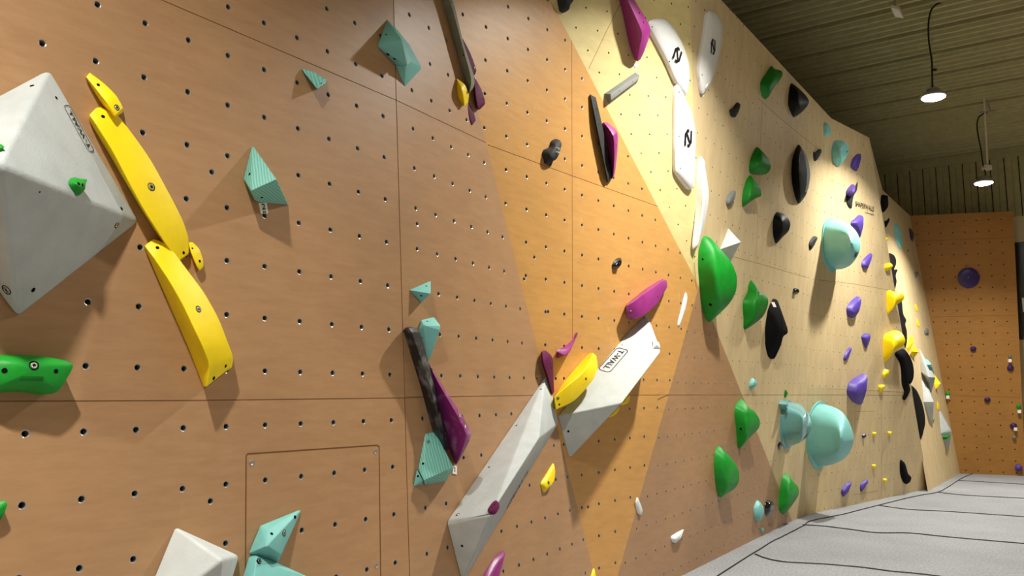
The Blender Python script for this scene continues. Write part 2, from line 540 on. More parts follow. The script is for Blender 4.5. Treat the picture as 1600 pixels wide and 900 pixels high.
wf = structure('wall_far')
gT, gB_ = GK_T, at_z(GK_T, P0, ZB)
gl = G.hit(1379, 297)
dGn = (gl - GK_T).normalized()
polyG = [gB_, gT, gl, gl + dGn*1.2 + Vector((0, 0, 0.0)), G.hit(1350, 420), at_z(G.hit(1350, 420), G.hit(1405, 790), ZB)]
polyG = [gB_, gT, gl, G.hit(1374, 330), G.hit(1399, 480), G.hit(1424, 620), G.hit(1449, 764), at_z(G.hit(1424, 620), G.hit(1449, 764), ZB)]
facet(wf, G, polyG, 'pale', [G.hit(x, y) for x, y in ((1463, 709), (1495.5, 724))], 0.02, 8)
ret_panel()
def far_edge():
    # top face of the far wall, seen as its thin plywood edge
    bm = bmesh.new()
    a, b = gT, gl
    back = Vector((-0.6, 0.9, 0))
    bm.faces.new([bm.verts.new(p) for p in (a, b, b+back, a+back)])
    me = bpy.data.meshes.new('top_edge'); bm.to_mesh(me); bm.free()
    link('top_edge', me, 'pale', wf)
far_edge()

wb = structure('wall_back')
kR_T = K.hit(1583, 330); kR_B = at_z(kR_T, K.hit(1600, 690), ZB)
polyK = [at_z(GK_T, P0, ZB), GK_T, kR_T, kR_B]
gK = holes_grid(K, (1509, 735), (1588, 739), 4, (1505, 662.8), -4, -6, 8, -26, 2)
facet(wb, K, polyK, 'back', gK, 0.0135, 7, lined=False)
def back_side():
    bm = bmesh.new()
    dv = Vector((0.10, 0.36, 0))
    q = [kR_T, kR_B, kR_B+dv, kR_T+dv]
    bm.faces.new([bm.verts.new(p) for p in q])
    bm.faces.new([bm.verts.new(p) for p in (GK_T, kR_T, kR_T+dv, GK_T+dv)])
    bmesh.ops.recalc_face_normals(bm, faces=bm.faces)
    me = bpy.data.meshes.new('side_panel'); bm.to_mesh(me); bm.free()
    link('side_panel', me, 'back', wb)
back_side()
seams(wb, [(K, [(1431, 377), (1505, 374), (1585, 371)]), (K, [(1455, 495), (1520, 494), (1588, 493)]), (K, [(1476, 618), (1530, 619), (1594, 621)])], 'seam', 0.006)

# ------------------------------------------------------------------ hall shell
dR = hdir(-1100)
if dR.x < 0: dR = -dR           # runs to the right along the rear wall
R0 = CAM + ray(1400, 255)*(18.9/ray(1400, 255).y)
REAR = Plane(R0, Vector((-dR.y, dR.x, 0)))
ZC = REAR.hit(1400, 254).z
CEIL = Plane((0, 0, ZC), (0, 0, 1))
dL = Vector((-dR.y, dR.x, 0))   # long axis of the hall
if dL.y < 0: dL = -dL
print('ceiling', ZC, 'dR', dR, 'dL', dL)

def corrugated(origin, along, across, n, length, count, pitch, depth, name, mat, parent=None, gap_every=0, prof=None):
    """sheet whose ribs run in direction along, repeated across; n points into the room"""
    bm = bmesh.new()
    prof = prof or [(0.0, 0), (0.52, 0), (0.62, 1), (0.90, 1), (1.0, 0)]
    pts = []
    for i in range(count):
        for k, (t, h) in enumerate(prof[:-1]):
            pts.append((( i + t)*pitch, h*depth))
        if gap_every and i % gap_every == gap_every-1:
            x = (i+1)*pitch
            pts += [(x-0.022, 0), (x-0.020, -0.04), (x+0.020, -0.04), (x+0.022, 0)]
    pts.append((count*pitch, 0))
    pts.sort(key=lambda q: q[0])
    A_ = [bm.verts.new(origin + across*x + n*h) for x, h in pts]
    B_ = [bm.verts.new(origin + across*x + n*h + along*length) for x, h in pts]
    for k in range(len(pts)-1):
        f = bm.faces.new((A_[k], A_[k+1], B_[k+1], B_[k]))
        if pts[k][1] < -0.001 and pts[k+1][1] < -0.001: f.material_index = 1
    bm.normal_update()
    me = bpy.data.meshes.new(name); bm.to_mesh(me); bm.free()
    return me

rc = CEIL.p
base = REAR.hit(1400, 254); base.z = ZC
o0 = base - dR*9 + dL*0.4
ceil_me = corrugated(o0, dR, -dL, Vector((0, 0, -1)), 26, 150, 0.2, 0.055, 'ceiling', 'olive', gap_every=5)
ceil = link('ceiling', ceil_me, ['olive', 'olive_dark']); ceil['kind'] = 'structure'
# rear wall: vertical sheets above, cream band and dark opening at the far side
wr = structure('wall_rear')
o1 = REAR.hit(1400, 254) - dR*3.0; o1.z = 0.0
rear_n = REAR.n
zb_r = REAR.hit(1592, 338).z
rme = corrugated(Vector((o1.x, o1.y, zb_r)), Vector((0, 0, 1)), dR, rear_n, ZC-zb_r, 62, 0.272, 0.03, 'sheet_cladding', 'olive',
                 prof=[(0.0, 0), (0.02, -1.2), (0.075, -1.2), (0.095, 0), (0.55, 0), (0.6, 0.35), (0.94, 0.35), (1.0, 0)])
link('sheet_cladding', rme, ['olive', 'olive_dark'], wr)
bm = bmesh.new()
def rear_box(bm, x0, x1, z0, z1, d0, d1):
    c = Vector((o1.x, o1.y, (z0+z1)/2)) + dR*((x0+x1)/2) + rear_n*((d0+d1)/2)
    box(bm, c, dR*(x1-x0), rear_n*(d1-d0), Vector((0, 0, z1-z0)))
def sx(px, py):
    p = REAR.hit(px, py); d = p - o1; d.z = 0
    return d.dot(dR), p.z
x0, z_hi = sx(1592, 340); _, z_mid = sx(1592, 378); _, z_lo = sx(1592, 531)
rear_box(bm, 0, 20, z_mid, zb_r, -0.2, 0.01)
link('cream_band', finish(bm, 'cream_band'), 'cream', wr)
bm = bmesh.new(); rear_box(bm, 0, 20, -0.3, z_lo, -0.2, 0.01)
link('lower_panel', finish(bm, 'lower_panel'), 'cream', wr)
bm = bmesh.new(); rear_box(bm, 0, 20, z_lo, z_mid, -0.25, -0.08)
link('dark_opening', finish(bm, 'dark_opening'), 'dark_void', wr)  # solid box, near-black colour stands for the unlit doorway
bm = bmesh.new(); rear_box(bm, sx(1596, 460)[0], sx(1596, 460)[0]+0.5, sx(1597, 487)[1], sx(1597, 465)[1], -0.08, -0.05)
link('notice_panel', finish(bm, 'notice_panel'), 'card', wr)
# flashing strip under the ceiling
bm = bmesh.new(); _, zf = sx(1460, 262)
rear_box(bm, 0, 20, zf, ZC-0.03, 0.0, 0.05)
tr = link('trim_1', finish(bm, 'trim_1'), 'olive'); tr['kind'] = 'structure'
# the hall's other sides, behind and beside the camera
for nm, c, along, ln in (('wall_right', base + dR*13, dL, 1), ('wall_front', base - dL*28, dR, 1)):
    bm = bmesh.new()
    if nm == 'wall_right':
        box(bm, Vector((c.x, c.y, ZC/2)) - dL*13, dL*32, dR*0.2, Vector((0, 0, ZC+0.4)))
    else:
        box(bm, Vector((c.x, c.y, ZC/2)) + dR*2, dR*26, dL*0.2, Vector((0, 0, ZC+0.4)))
    w = link(nm, finish(bm, nm), 'cream'); w['kind'] = 'structure'

# ------------------------------------------------------------------ padded floor
bm = bmesh.new()
fb = Vector((base.x, base.y, 0))
q = [fb - dR*10 + dL*0.6, fb + dR*14 + dL*0.6, fb + dR*14 - dL*29, fb - dR*10 - dL*29]
bm.faces.new([bm.verts.new(p) for p in q])
bmesh.ops.subdivide_edges(bm, edges=bm.edges[:], cuts=3, use_grid_fill=True)
bm.normal_update()
me = bpy.data.meshes.new('floor'); bm.to_mesh(me); bm.free()
fl = link('floor', me, 'carpet'); fl['kind'] = 'structure'
def floor_seams():
    specs = []
    def S(*p): specs.append([FLOOR.hit(x, y) for x, y in p])
    S((1100, 915), (1150, 882), (1200, 850.5), (1230, 835), (1255, 822), (1268, 814), (1313, 805), (1345, 797), (1372, 790), (1400, 783), (1418, 778.5), (1440, 774), (1465, 769.5), (1480, 762), (1497, 751), (1508, 745), (1520, 740.5))
    S((1180, 866.5), (1200, 874), (1230, 879), (1285, 882), (1345, 887), (1390, 893), (1450, 899), (1560, 914))
    S((1254, 820.5), (1290, 823), (1330, 828), (1370, 833), (1420, 833.5), (1475, 839), (1530, 844), (1600, 850), (1700, 859))
    S((1372, 790), (1420, 796.5), (1470, 799), (1530, 803), (1600, 808), (1700, 816))
    S((1465, 769.5), (1500, 773.5), (1540, 776), (1600, 779), (1700, 784))
    S((1497, 751), (1540, 753.5), (1600, 757), (1700, 763))
    S((1507, 738.8), (1560, 741), (1600, 743.5))
    bm = bmesh.new()
    for P in specs:
        # smooth each seam a little and give it a slightly raised ragged ridge
        pts = []
        for i in range(len(P)-1):
            a = P[max(0, i-1)]; b = P[i]; c = P[i+1]; d = P[min(len(P)-1, i+2)]
            for s in range(6):
                t = s/6
                p = 0.5*((2*b) + (c-a)*t + (2*a-5*b+4*c-d)*t*t + (3*b-a-3*c+d)*t*t*t)
                p = p + Vector((random.uniform(-.004, .004), random.uniform(-.004, .004), 0))
                pts.append(p)
        pts.append(P[-1])
        L = [bm.verts.new(p + Vector((0, 0, 0.001)) + (pts[min(i+1, len(pts)-1)]-pts[max(0, i-1)]).normalized().cross(Vector((0, 0, 1)))*0.008) for i, p in enumerate(pts)]
        R = [bm.verts.new(p + Vector((0, 0, 0.001)) - (pts[min(i+1, len(pts)-1)]-pts[max(0, i-1)]).normalized().cross(Vector((0, 0, 1)))*0.008) for i, p in enumerate(pts)]
        T = [bm.verts.new(p + Vector((0, 0, 0.012))) for p in pts]
        for i in range(len(pts)-1):
            bm.faces.new((L[i], L[i+1], T[i+1], T[i])); bm.faces.new((T[i], T[i+1], R[i+1], R[i]))
    bmesh.ops.recalc_face_normals(bm, faces=bm.faces)
    me = bpy.data.meshes.new('mat_joint'); bm.to_mesh(me); bm.free()
    link('mat_joint', me, 'cable', fl)
floor_seams()
# ------------------------------------------------------------------ shape makers for the holds
def catmull(P, n, closed=True):
    out = []; N = len(P)
    for i in range(N if closed else N-1):
        g = (lambda k: P[k % N]) if closed else (lambda k: P[min(max(k, 0), N-1)])
        a, b, c, d = g(i-1), g(i), g(i+1), g(i+2)
        for s in range(n):
            t = s/n
            # softened spline: keeps corners from overshooting
            q = 0.5*((2*b) + (c-a)*0.8*t + (2*a-5*b+4*c-d)*0.8*t*t + (3*b-a-3*c+d)*0.8*t*t*t) + (1-1)*b
            lin_ = b*(1-t) + c*t
            full = 0.5*((2*b) + (c-a)*t + (2*a-5*b+4*c-d)*t*t + (3*b-a-3*c+d)*t*t*t)
            out.append(full*0.75 + lin_*0.25)
    if not closed: out.append(P[-1])
    return out

def tagged(o, label, group=None, cat='climbing hold'):
    o['label'] = label; o['category'] = cat
    if group: o['group'] = group
    return o

GRP = {}
def place(me, mats, name, label, group, cat):
    c = Vector((0, 0, 0))
    for v in me.vertices: c += v.co
    c /= len(me.vertices)
    o = link(name, me, mats, None, c)
    return tagged(o, label, group, cat)

def blob(pl, outline, mat, label, group=None, frac=0.5, peak=0.97, apex=None, hmax=None, lip=0.004, name='climbing_hold',
         cat='climbing hold', rings=9, smooth=24, power=1.7, lean=0.62, mats=None, ringmat=None, flat=False, crest=None, spine=None, **_):
    """organic hold: its outer contour rises off the wall towards the far side, its face swells towards a spine"""
    P2 = catmull([Vector((x, y)) for x, y in outline], max(3, min(7, 72//len(outline)+1)))
    N = len(P2)
    xs = [p.x for p in P2]; ys = [p.y for p in P2]
    x0, x1, y0, y1 = min(xs), max(xs), min(ys), max(ys)
    ar = 0; cx = cy = 0
    for i in range(N):
        q, r = P2[i], P2[(i+1) % N]; c_ = q.x*r.y - r.x*q.y
        ar += c_; cx += (q.x+r.x)*c_; cy += (q.y+r.y)*c_
    cx /= 3*ar; cy /= 3*ar
    def span(y):
        y = min(max(y, y0+(y1-y0)*0.012), y1-(y1-y0)*0.012)
        X = []
        for i in range(N):
            q, r = P2[i], P2[(i+1) % N]
            if (q.y > y) != (r.y > y): X.append(q.x + (r.x-q.x)*(y-q.y)/(r.y-q.y))
        return (min(X), max(X)) if len(X) > 1 else (cx, cx)
    kx = max(abs(pl.pxm(cx, cy)[0]), 1)
    W = max(span(y0+(y1-y0)*t)[1]-span(y0+(y1-y0)*t)[0] for t in (.2, .35, .5, .65, .8))
    hR = hmax if hmax is not None else frac*W/kx
    hR = min(hR, 0.6)
    n = pl.n
    def hgt(p):
        if flat: return hR
        l, r = span(p.y)
        return lip + hR*max(p.x-l, 0)/W
    R, Dp = [], []
    for p in P2:
        wgt = hgt(p); q = pl.hit(p.x, p.y, wgt)
        R.append((q, wgt)); Dp.append(q - n*(wgt-0.0008))
    # spine: where the face is highest
    if apex is not None: sp0 = sp1 = Vector(apex)
    elif spine is not None: sp0, sp1 = Vector(spine[0]), Vector(spine[1])
    else:
        sxx = sum((p.x-cx)**2 for p in P2); syy = sum((p.y-cy)**2 for p in P2); sxy = sum((p.x-cx)*(p.y-cy) for p in P2)
        th = 0.5*math.atan2(2*sxy, sxx-syy); d = Vector((math.cos(th), math.sin(th)))
        e = Vector((-d.y, d.x))
        L = [(p-Vector((cx, cy))).dot(d) for p in P2]; Wd = [abs((p-Vector((cx, cy))).dot(e)) for p in P2]
        c0 = Vector((cx, cy))
        if not flat: c0.x += (lean-0.5)*(x1-x0)*0.8
        ext = max(0, 1 - 1.15*max(Wd)/max(max(L), 1e-6))
        sp0, sp1 = c0 + d*min(L)*ext, c0 + d*max(L)*ext
    bm = bmesh.new()
    base = [bm.verts.new(d) for d in Dp]
    rows = [base, [bm.verts.new(q) for q, _w in R]]
    targ = []
    for p in P2:
        v = sp1-sp0; t = 0 if v.length_squared < 1e-9 else max(0, min(1, (p-sp0).dot(v)/v.length_squared))
        tp = sp0 + v*t
        l, r = span(tp.y)
        hA = hR*peak*(1 if flat else (0.35+0.65*(r-l)/W)) + lip
        q = pl.hit(tp.x, tp.y, hA)
        targ.append((q - n*hA, hA))
    for j in range(1, rings+1):
        s_ = (j/rings)**1.4
        row = []
        for (q, wgt), (tb, hA) in zip(R, targ):
            prof = (1-(1-s_)**power)**(1/power)
            row.append(bm.verts.new((q - n*wgt).lerp(tb, s_) + n*(wgt + (hA-wgt)*prof)))
        rows.append(row)
    for ri, (a, b) in enumerate(zip(rows, rows[1:])):
        for i in range(N):
            f = bm.faces.new((a[i], a[(i+1) % N], b[(i+1) % N], b[i]))
            if ringmat: f.material_index = ringmat(ri, i/N, P2[i])
    bm.faces.new(base[::-1])
    if (sp1-sp0).length < 1e-6: pass
    bmesh.ops.remove_doubles(bm, verts=rows[-1], dist=0.0015)
    be = [e for e in bm.edges if len(e.link_faces) == 1]
    if be: bmesh.ops.holes_fill(bm, edges=be, sides=0)
    ng = [f for f in bm.faces if len(f.verts) > 4 and not all(v in base for v in f.verts)]
    if ng: bmesh.ops.triangulate(bm, faces=ng)
    fixed = set(rows[0]) | set(rows[1])
    inner = [v for v in bm.verts if v.is_valid and v not in fixed]
    for _i in range(smooth):
        bmesh.ops.smooth_vert(bm, verts=inner, factor=0.5, use_axis_x=True, use_axis_y=True, use_axis_z=True)
    if crest:
        (ax, ay), (bx, by), amp = crest
        for v in inner:
            px, py = proj(v.co)
            t = (px-ax)/(bx-ax); cyy = ay + (by-ay)*t
            k_ = max(0.0, 1-abs(py-cyy)/(0.42*(y1-y0)))
            v.co += n*(amp*hR*k_*math.sin(math.pi*max(0, min(1, t*0.8+0.1))))
    me = finish(bm, name, 60)
    return place(me, mats or mat, name, label, group, cat)

def vol(pl, pts, mat, label, group=None, bevel=0.008, name='climbing_hold', cat='climbing hold', seg=3):
    bm = bmesh.new()
    for p in pts:
        x, y = p[0], p[1]; h = p[2] if len(p) > 2 else 0.0
        bm.verts.new(pl.hit(x, y, h if h > 0 else 0.0008))
    r = bmesh.ops.convex_hull(bm, input=bm.verts[:])
    bmesh.ops.delete(bm, geom=[v for v in bm.verts if not v.link_faces], context='VERTS')
    bmesh.ops.dissolve_limit(bm, angle_limit=math.radians(3), verts=bm.verts[:], edges=bm.edges[:])
    me = finish(bm, name, 30, bevel, seg)
    return place(me, mat, name, label, group, cat)

def loft(pl, secs, mat, label, group=None, sub=5, bevel=0.006, name='climbing_hold', cat='climbing hold'):
    """secs: cross sections, each a list of (x, y, height)"""
    S = [[pl.hit(x, y, h if h > 0 else 0.0008) for x, y, h in s] for s in secs]
    m = len(S[0])
    cols = [catmull([s[j] for s in S], sub, closed=False) for j in range(m)]
    bm = bmesh.new()
    V = [[bm.verts.new(cols[j][i]) for j in range(m)] for i in range(len(cols[0]))]
    for a, b in zip(V, V[1:]):
        for j in range(m):
            q = (a[j], a[(j+1) % m], b[(j+1) % m], b[j])
            bm.faces.new(q)
    bm.faces.new(V[0][::-1]); bm.faces.new(V[-1])
    bmesh.ops.remove_doubles(bm, verts=bm.verts[:], dist=0.0008)
    me = finish(bm, name, 32, bevel, 3)
    return place(me, mat, name, label, group, cat)

def bvh_of(o):
    org = origin_of(o)
    vs = [v.co + org for v in o.data.vertices]
    return BVHTree.FromPolygons(vs, [tuple(p.vertices) for p in o.data.polygons])

def on_thing(o, x, y):
    b = bvh_of(o)
    loc, nor, idx, d = b.ray_cast(CAM, ray(x, y))
    if loc is None: return None, None
    if nor.dot(CAM-loc) < 0: nor = -nor
    return loc, nor

def bolts(o, spots):
    """(x, y, radius, kind): 'b' steel bolt head sunk in its seat, 'h' open screw hole"""
    for s in spots:
        x, y, r = s[0], s[1], s[2]; kind = s[3] if len(s) > 3 else 'h'
        p, n = on_thing(o, x, y)
        if p is None: print('bolt misses', o['label'], x, y); continue
        bm = bmesh.new()
        if kind == 'b':
            lathe(bm, p, n, [(r*1.35, -0.004), (r*1.35, 0.0006), (r*1.2, 0.0014), (r*1.02, -0.001)], 20, 0)
            lathe(bm, p, n, [(r*0.92, -0.003), (r*0.92, 0.0018), (r*0.78, 0.003), (r*0.5, 0.003), (r*0.42, 0.0006)], 18, 1)
            lathe(bm, p, n, [(r*0.42, 0.0005), (r*0.40, 0.0012)], 6, 2)
            me = bpy.data.meshes.new('bolt'); bmesh.ops.recalc_face_normals(bm, faces=bm.faces); bm.to_mesh(me); bm.free()
            link('bolt', me, ['hole', 'steel', 'hole'], o)
        else:
            lathe(bm, p, n, [(r*1.0, -0.004), (r*1.0, 0.0008), (r*0.78, 0.0012)], 16, 0)  # nearly flush disc, its dark colour stands for shade inside the hole
            me = bpy.data.meshes.new('screw_hole'); bmesh.ops.recalc_face_normals(bm, faces=bm.faces); bm.to_mesh(me); bm.free()
            link('screw_hole', me, ['hole'], o)

def text_on(parent, pl_pt, e_r, e_u, n, s, height, mat='ink', name='lettering', width=None, lift=0.002, bold=0.0, align='LEFT'):
    cu = bpy.data.curves.new(name, 'FONT'); cu.body = s; cu.size = 1.0; cu.extrude = 0.0; cu.offset = bold
    cu.align_x = align
    tmp = bpy.data.objects.new(name, cu); C.objects.link(tmp)
    dg = bpy.context.evaluated_depsgraph_get(); dg.update()
    me = bpy.data.meshes.new_from_object(tmp.evaluated_get(dg))
    bpy.data.objects.remove(tmp); bpy.data.curves.remove(cu)
    xs = [v.co.x for v in me.vertices]; ys = [v.co.y for v in me.vertices]
    sy = height/(max(ys)-min(ys)); sx_ = (width/(max(xs)-min(xs))) if width else sy
    mx, my = min(xs), min(ys)
    for v in me.vertices:
        a, b = (v.co.x-mx)*sx_, (v.co.y-my)*sy
        v.co = pl_pt + e_r*a + e_u*b + n*lift
    o = link(name, me, mat, parent)
    return o

def strip_path(bm, P, n, w, h=0.002, closed=False):
    m = len(P)
    for i in range(m if closed else m-1):
        a, b = P[i], P[(i+1) % m]
        t = (b-a).normalized(); s = t.cross(n)*w*0.5
        q = [bm.verts.new(p + n*h) for p in (a-s-t*w*.3, a+s-t*w*.3, b+s+t*w*.3, b-s+t*w*.3)]
        bm.faces.new(q)

def logo_plate(parent, corners, s, mat='ink'):
    """rounded outline box with lettering; corners = picture points of the box (start-of-text bottom, start top, end top, end bottom)"""
    hits = [on_thing(parent, *c) for c in corners]
    if any(h[0] is None for h in hits): print('logo misses', corners); return
    P = [h[0] for h in hits]; n = sum((h[1] for h in hits), Vector()).normalized()
    er = ((P[3]-P[0]) + (P[2]-P[1])).normalized(); eu = ((P[1]-P[0]) + (P[2]-P[3])); L = (P[3]-P[0]).length
    H = eu.length/2; eu = (eu - er*eu.dot(er)).normalized()
    nn = er.cross(eu); 
    if nn.dot(CAM-P[0]) < 0: nn = -nn
    o = P[0]
    r = H*0.28; pts = []
    for cx, cy, a0 in ((L-r, H-r, 0), (r, H-r, 90), (r, r, 180), (L-r, r, 270)):
        for k in range(5):
            a = math.radians(a0 + k*22.5)
            pts.append(o + er*(cx+math.cos(a)*r) + eu*(cy+math.sin(a)*r))
    bm = bmesh.new(); strip_path(bm, pts, nn, H*0.06, 0.0025, True)
    me = bpy.data.meshes.new('logo_outline'); bm.to_mesh(me); bm.free()
    link('logo_outline', me, mat, parent)
    text_on(parent, o + er*L*0.07 + eu*H*0.25, er, eu, nn, s, H*0.5, mat, 'lettering', L*0.84, 0.0025, 0.012)

def emblem(parent, c, size, ang=0.0, mat='ink'):
    """dark angular mark made of two interlocking hooked strokes"""
    p, n = on_thing(parent, *c)
    if p is None: return
    e1 = Vector((0, 0, 1)).cross(n).normalized(); e2 = n.cross(e1).normalized()
    if e2.z < 0: e2 = -e2
    if e1.dot(RT) < 0: e1 = -e1
    a = math.radians(ang)
    f1 = e1*math.cos(a) + e2*math.sin(a); f2 = -e1*math.sin(a) + e2*math.cos(a)
    bm = bmesh.new()
    for sgn in (1, -1):
        path = [(-0.46, -0.62), (-0.46, 0.26), (-0.16, 0.62), (0.02, 0.62)]
        P = [p + f1*(x*sgn*size) + f2*(y*sgn*size) for x, y in path]
        strip_path(bm, P, n, size*0.25, 0.004)
        P = [p + f1*(x*sgn*size) + f2*(y*sgn*size) for x, y in [(-0.22, 0.30), (0.02, 0.0)]]
        strip_path(bm, P, n, size*0.24, 0.0045)
    for f in bm.faces:
        f.normal_update()
        if f.normal.dot(n) < 0: f.normal_flip()
    me = bpy.data.meshes.new('emblem'); bm.to_mesh(me); bm.free()
    link('emblem', me, mat, parent)

def number_tag(pl, corners, label, text=None, group='white cards by the start holds', h=0.004):
    bm = bmesh.new()
    q = [pl.hit(x, y, h) for x, y in corners]
    t = [bm.verts.new(p) for p in q]; b = [bm.verts.new(p - pl.n*(h+0.001)) for p in q]
    bm.faces.new(t); bm.faces.new(b[::-1])
    for k in range(4): bm.faces.new((t[k], t[(k+1) % 4], b[(k+1) % 4], b[k]))
    me = finish(bm, 'number_tag')
    o = place(me, 'card', 'number_tag', label, group, 'number tag')
    if text:
        er = (q[1]-q[0]); L = er.length; er = er.normalized(); eu = q[0]-q[3]; H = eu.length; eu = (eu-er*eu.dot(er)).normalized()
        for s, fx, fy, fh, fw in text:
            text_on(o, q[3] + er*L*fx + eu*H*fy, er, eu, pl.n, s, H*fh, 'ink', 'printed_number', L*fw, 0.0012, 0.02)
    return o

# ================================================================== ORANGE WALL, left sheet
g_yel = 'yellow holds on the orange wall'
g_tea = 'turquoise faceted holds on the orange wall'
big = vol(A, [(77, 106, 0), (219, 347, 0), (27, 499, 0), (-167, 236, 0), (-2, 258, 0.42)], 'grey',
          'big light grey pyramid volume with a black boxed T-WALL logo along its side', None, 0.018, 'climbing_volume', 'climbing volume', 4)
bolts(big, [(50, 134, .008), (88, 153, .007), (190, 326, .007), (182.5, 352, .009, 'b'), (10, 453, .014, 'b'), (52, 453, .009), (62, 300, .003)])
logo_plate(big, [(147, 236), (139, 240), (100.5, 169), (107.5, 165)], 'T-WALL')
def face_plane(o, pts):
    P = [on_thing(o, *p)[0] for p in pts]
    if None in P: print('face_plane miss', pts, P)
    return Plane(P[0], (P[1]-P[0]).cross(P[2]-P[0]))
fp = face_plane(big, [(60, 200), (150, 280), (90, 270)])
o = blob(fp, [(108, 283), (112, 278), (118, 277), (124, 279), (136, 280.5), (134, 287), (132.5, 296), (124, 305), (116, 299), (109, 289)], 'green',
     'small green hold with a pointed fin, bolted on the big grey pyramid', 'green holds at the picture\'s edge', 0.45, apex=(122, 289))
bolts(o, [(123, 287, .006), (129, 289, .006)])
fp2 = face_plane(big, [(2, 220), (30, 200), (40, 240)])
blob(fp2, [(-14, 227), (0, 225), (7, 230), (0, 236), (-14, 241)], 'green', 'tip of a green hold high on the big grey pyramid, cut by the frame', 'green holds at the picture\'s edge', 0.4)
def yel(secs, label, sub=5, bevel=.006, mat='yellow', grp=g_yel, pl=A): return loft(pl, secs, mat, label, grp, sub, bevel)
o = yel([[(134, 121, 0), (134.5, 120, .02), (140, 113.5, .02), (141, 114, 0)],
         [(146, 142, 0), (153, 143, .045), (162, 130, .04), (162, 131, 0)],
         [(158, 161, 0), (168, 162, .075), (181, 149, .06), (182, 150, 0)],
         [(171, 178, 0), (180, 181, .075), (192, 168, .065), (192, 170, 0)],
         [(176, 181, 0), (181, 183, .05), (192, 175.5, .05), (192, 175, 0)]],
        'small yellow wedge hold above the long yellow curve')
bolts(o, [(153.5, 132.5, .006), (182.5, 168, .009, 'b')])
o = yel([[(138, 186, 0), (139, 179, .03), (150, 168, .03), (157, 166, 0)],
         [(147, 203, 0), (151, 196, .05), (180, 179, .04), (186, 182, 0)],
         [(171, 243, 0), (177, 238, .07), (206, 208, .05), (212, 217, 0)],
         [(192, 279, 0), (203, 288, .085), (236, 251, .06), (241, 261, 0)],
         [(213, 314, 0), (227, 332, .085), (262, 298, .06), (266, 307, 0)],
         [(236, 352, 0), (254, 374, .07), (284, 341, .05), (287, 349, 0)],
         [(258, 384, 0), (270, 397, .055), (293, 368, .04), (295, 373, 0)],
         [(274, 405, 0), (281, 408, .04), (295, 397, .03), (296, 395, 0)]],
        'long curved yellow hold running down beside the big grey pyramid')
bolts(o, [(161, 182, .007), (236.5, 292, .013, 'b'), (287, 395, .007)])
o = yel([[(294, 380, 0), (294.5, 380, .02), (299, 378, .02), (301, 378, 0)],
         [(297, 396, 0), (300, 398, .04), (311, 389, .03), (312, 390, 0)],
         [(304, 411, 0), (307, 414, .04), (317, 405, .03), (317, 406, 0)],
         [(311, 423, 0), (312, 423, .03), (318, 417, .03), (318, 416, 0)]],
        'tiny yellow sliver hold tucked at the lower end of the long yellow curve')
bolts(o, [(300.5, 388, .004), (312, 408, .006)])
o = yel([[(225, 386, 0), (225.5, 384, .02), (239, 373, .02), (241, 374, 0)],
         [(237, 414, 0), (241, 404, .06), (262, 383, .05), (265, 386, 0)],
         [(249, 442, 0), (262, 435, .10), (291, 420, .07), (293, 422, 0)],
         [(268, 485, 0), (285, 475, .13), (318, 456, .09), (320, 460, 0)],
         [(290, 535, 0), (305, 517, .15), (339, 493, .10), (341, 497, 0)],
         [(302, 565, 0), (318, 545, .15), (353, 528, .10), (355, 532, 0)],
         [(312, 590, 0), (327, 572, .13), (363, 556, .08), (364, 559, 0)],
         [(318, 605, 0), (322, 605, .10), (360, 574, .07), (362, 575, 0)]],
        'largest yellow hold on the orange wall, a broad curved wedge below the long curve')
bolts(o, [(246, 387, .007), (310, 483, .011, 'b'), (334, 591, .008), (352.5, 572, .007)])
o = blob(A, [(-45, 562), (-20, 556), (10, 554), (40, 554), (75, 558), (105, 564), (114, 570), (111, 580), (98, 602), (88, 613), (76, 615), (50, 611), (20, 611), (-20, 616), (-45, 622)],
         'green', 'wide green edge hold with a steel bolt and a slot, below the grey pyramid', 'green holds at the picture\'s edge', hmax=.085, peak=1.15, apex=(48, 576), power=2.6)
bolts(o, [(7, 579, .009), (53, 571, .012, 'b'), (87.5, 580, .008)])
p, n_ = on_thing(o, 49, 591)
bm = bmesh.new(); e1 = Vector((n_.y, -n_.x, 0)).normalized(); e1 = e1 if e1.dot(RT) > 0 else -e1
box(bm, p, e1*.075, n_*.003, n_.cross(e1).normalized()*.017)
link('slot', finish(bm, 'slot', bevel=.0012), 'green_far', o)
blob(A, [(-16, 781), (0, 782), (8, 783), (11.5, 788), (6, 803), (0, 813), (-16, 826)], 'green', 'green hold corner at the picture\'s edge, lowest on the orange wall', 'green holds at the picture\'s edge', 0.3)
o = vol(A, [(394, 226, 0), (380, 279, .004), (392.5, 298, .10), (432, 280, .17), (451, 320.5, 0), (404, 316, .01), (398, 313, .02)], 'teal_groove',
        'turquoise wood-grained pyramid hold above the small card printed 2', g_tea, 0.004)
bolts(o, [(390, 272, .007), (409, 308.5, .006)])
number_tag(A, [(405, 317), (417, 316.5), (419, 333), (408, 334)], 'white card printed with the number 2 under the turquoise pyramid', [('2', .25, .36, .56, .45), ('"', .25, .04, .18, .4)])
o = vol(A, [(470.5, 106.5, 0), (475, 113, .02), (495, 140, 0), (512, 125, 0), (510, 129.5, .05), (496, 139, .06), (489, 112, .03)], 'teal_groove',
    'small turquoise sliver hold just under the upper joint', g_tea, 0.003)
bolts(o, [(502, 130, .004)])
o = vol(A, [(605, 30, 0), (589, 72, 0), (619, 102, 0), (612, 38, 0), (628, 62, .15), (637, 104, .08)], 'teal', 'upper of two overlapping turquoise faceted volumes, with two square sockets', 'pair of overlapping turquoise volumes', 0.005, 'climbing_volume', 'climbing volume')
bolts(o, [(603, 54, .006), (606, 85, .011), (616.5, 92, .009)])
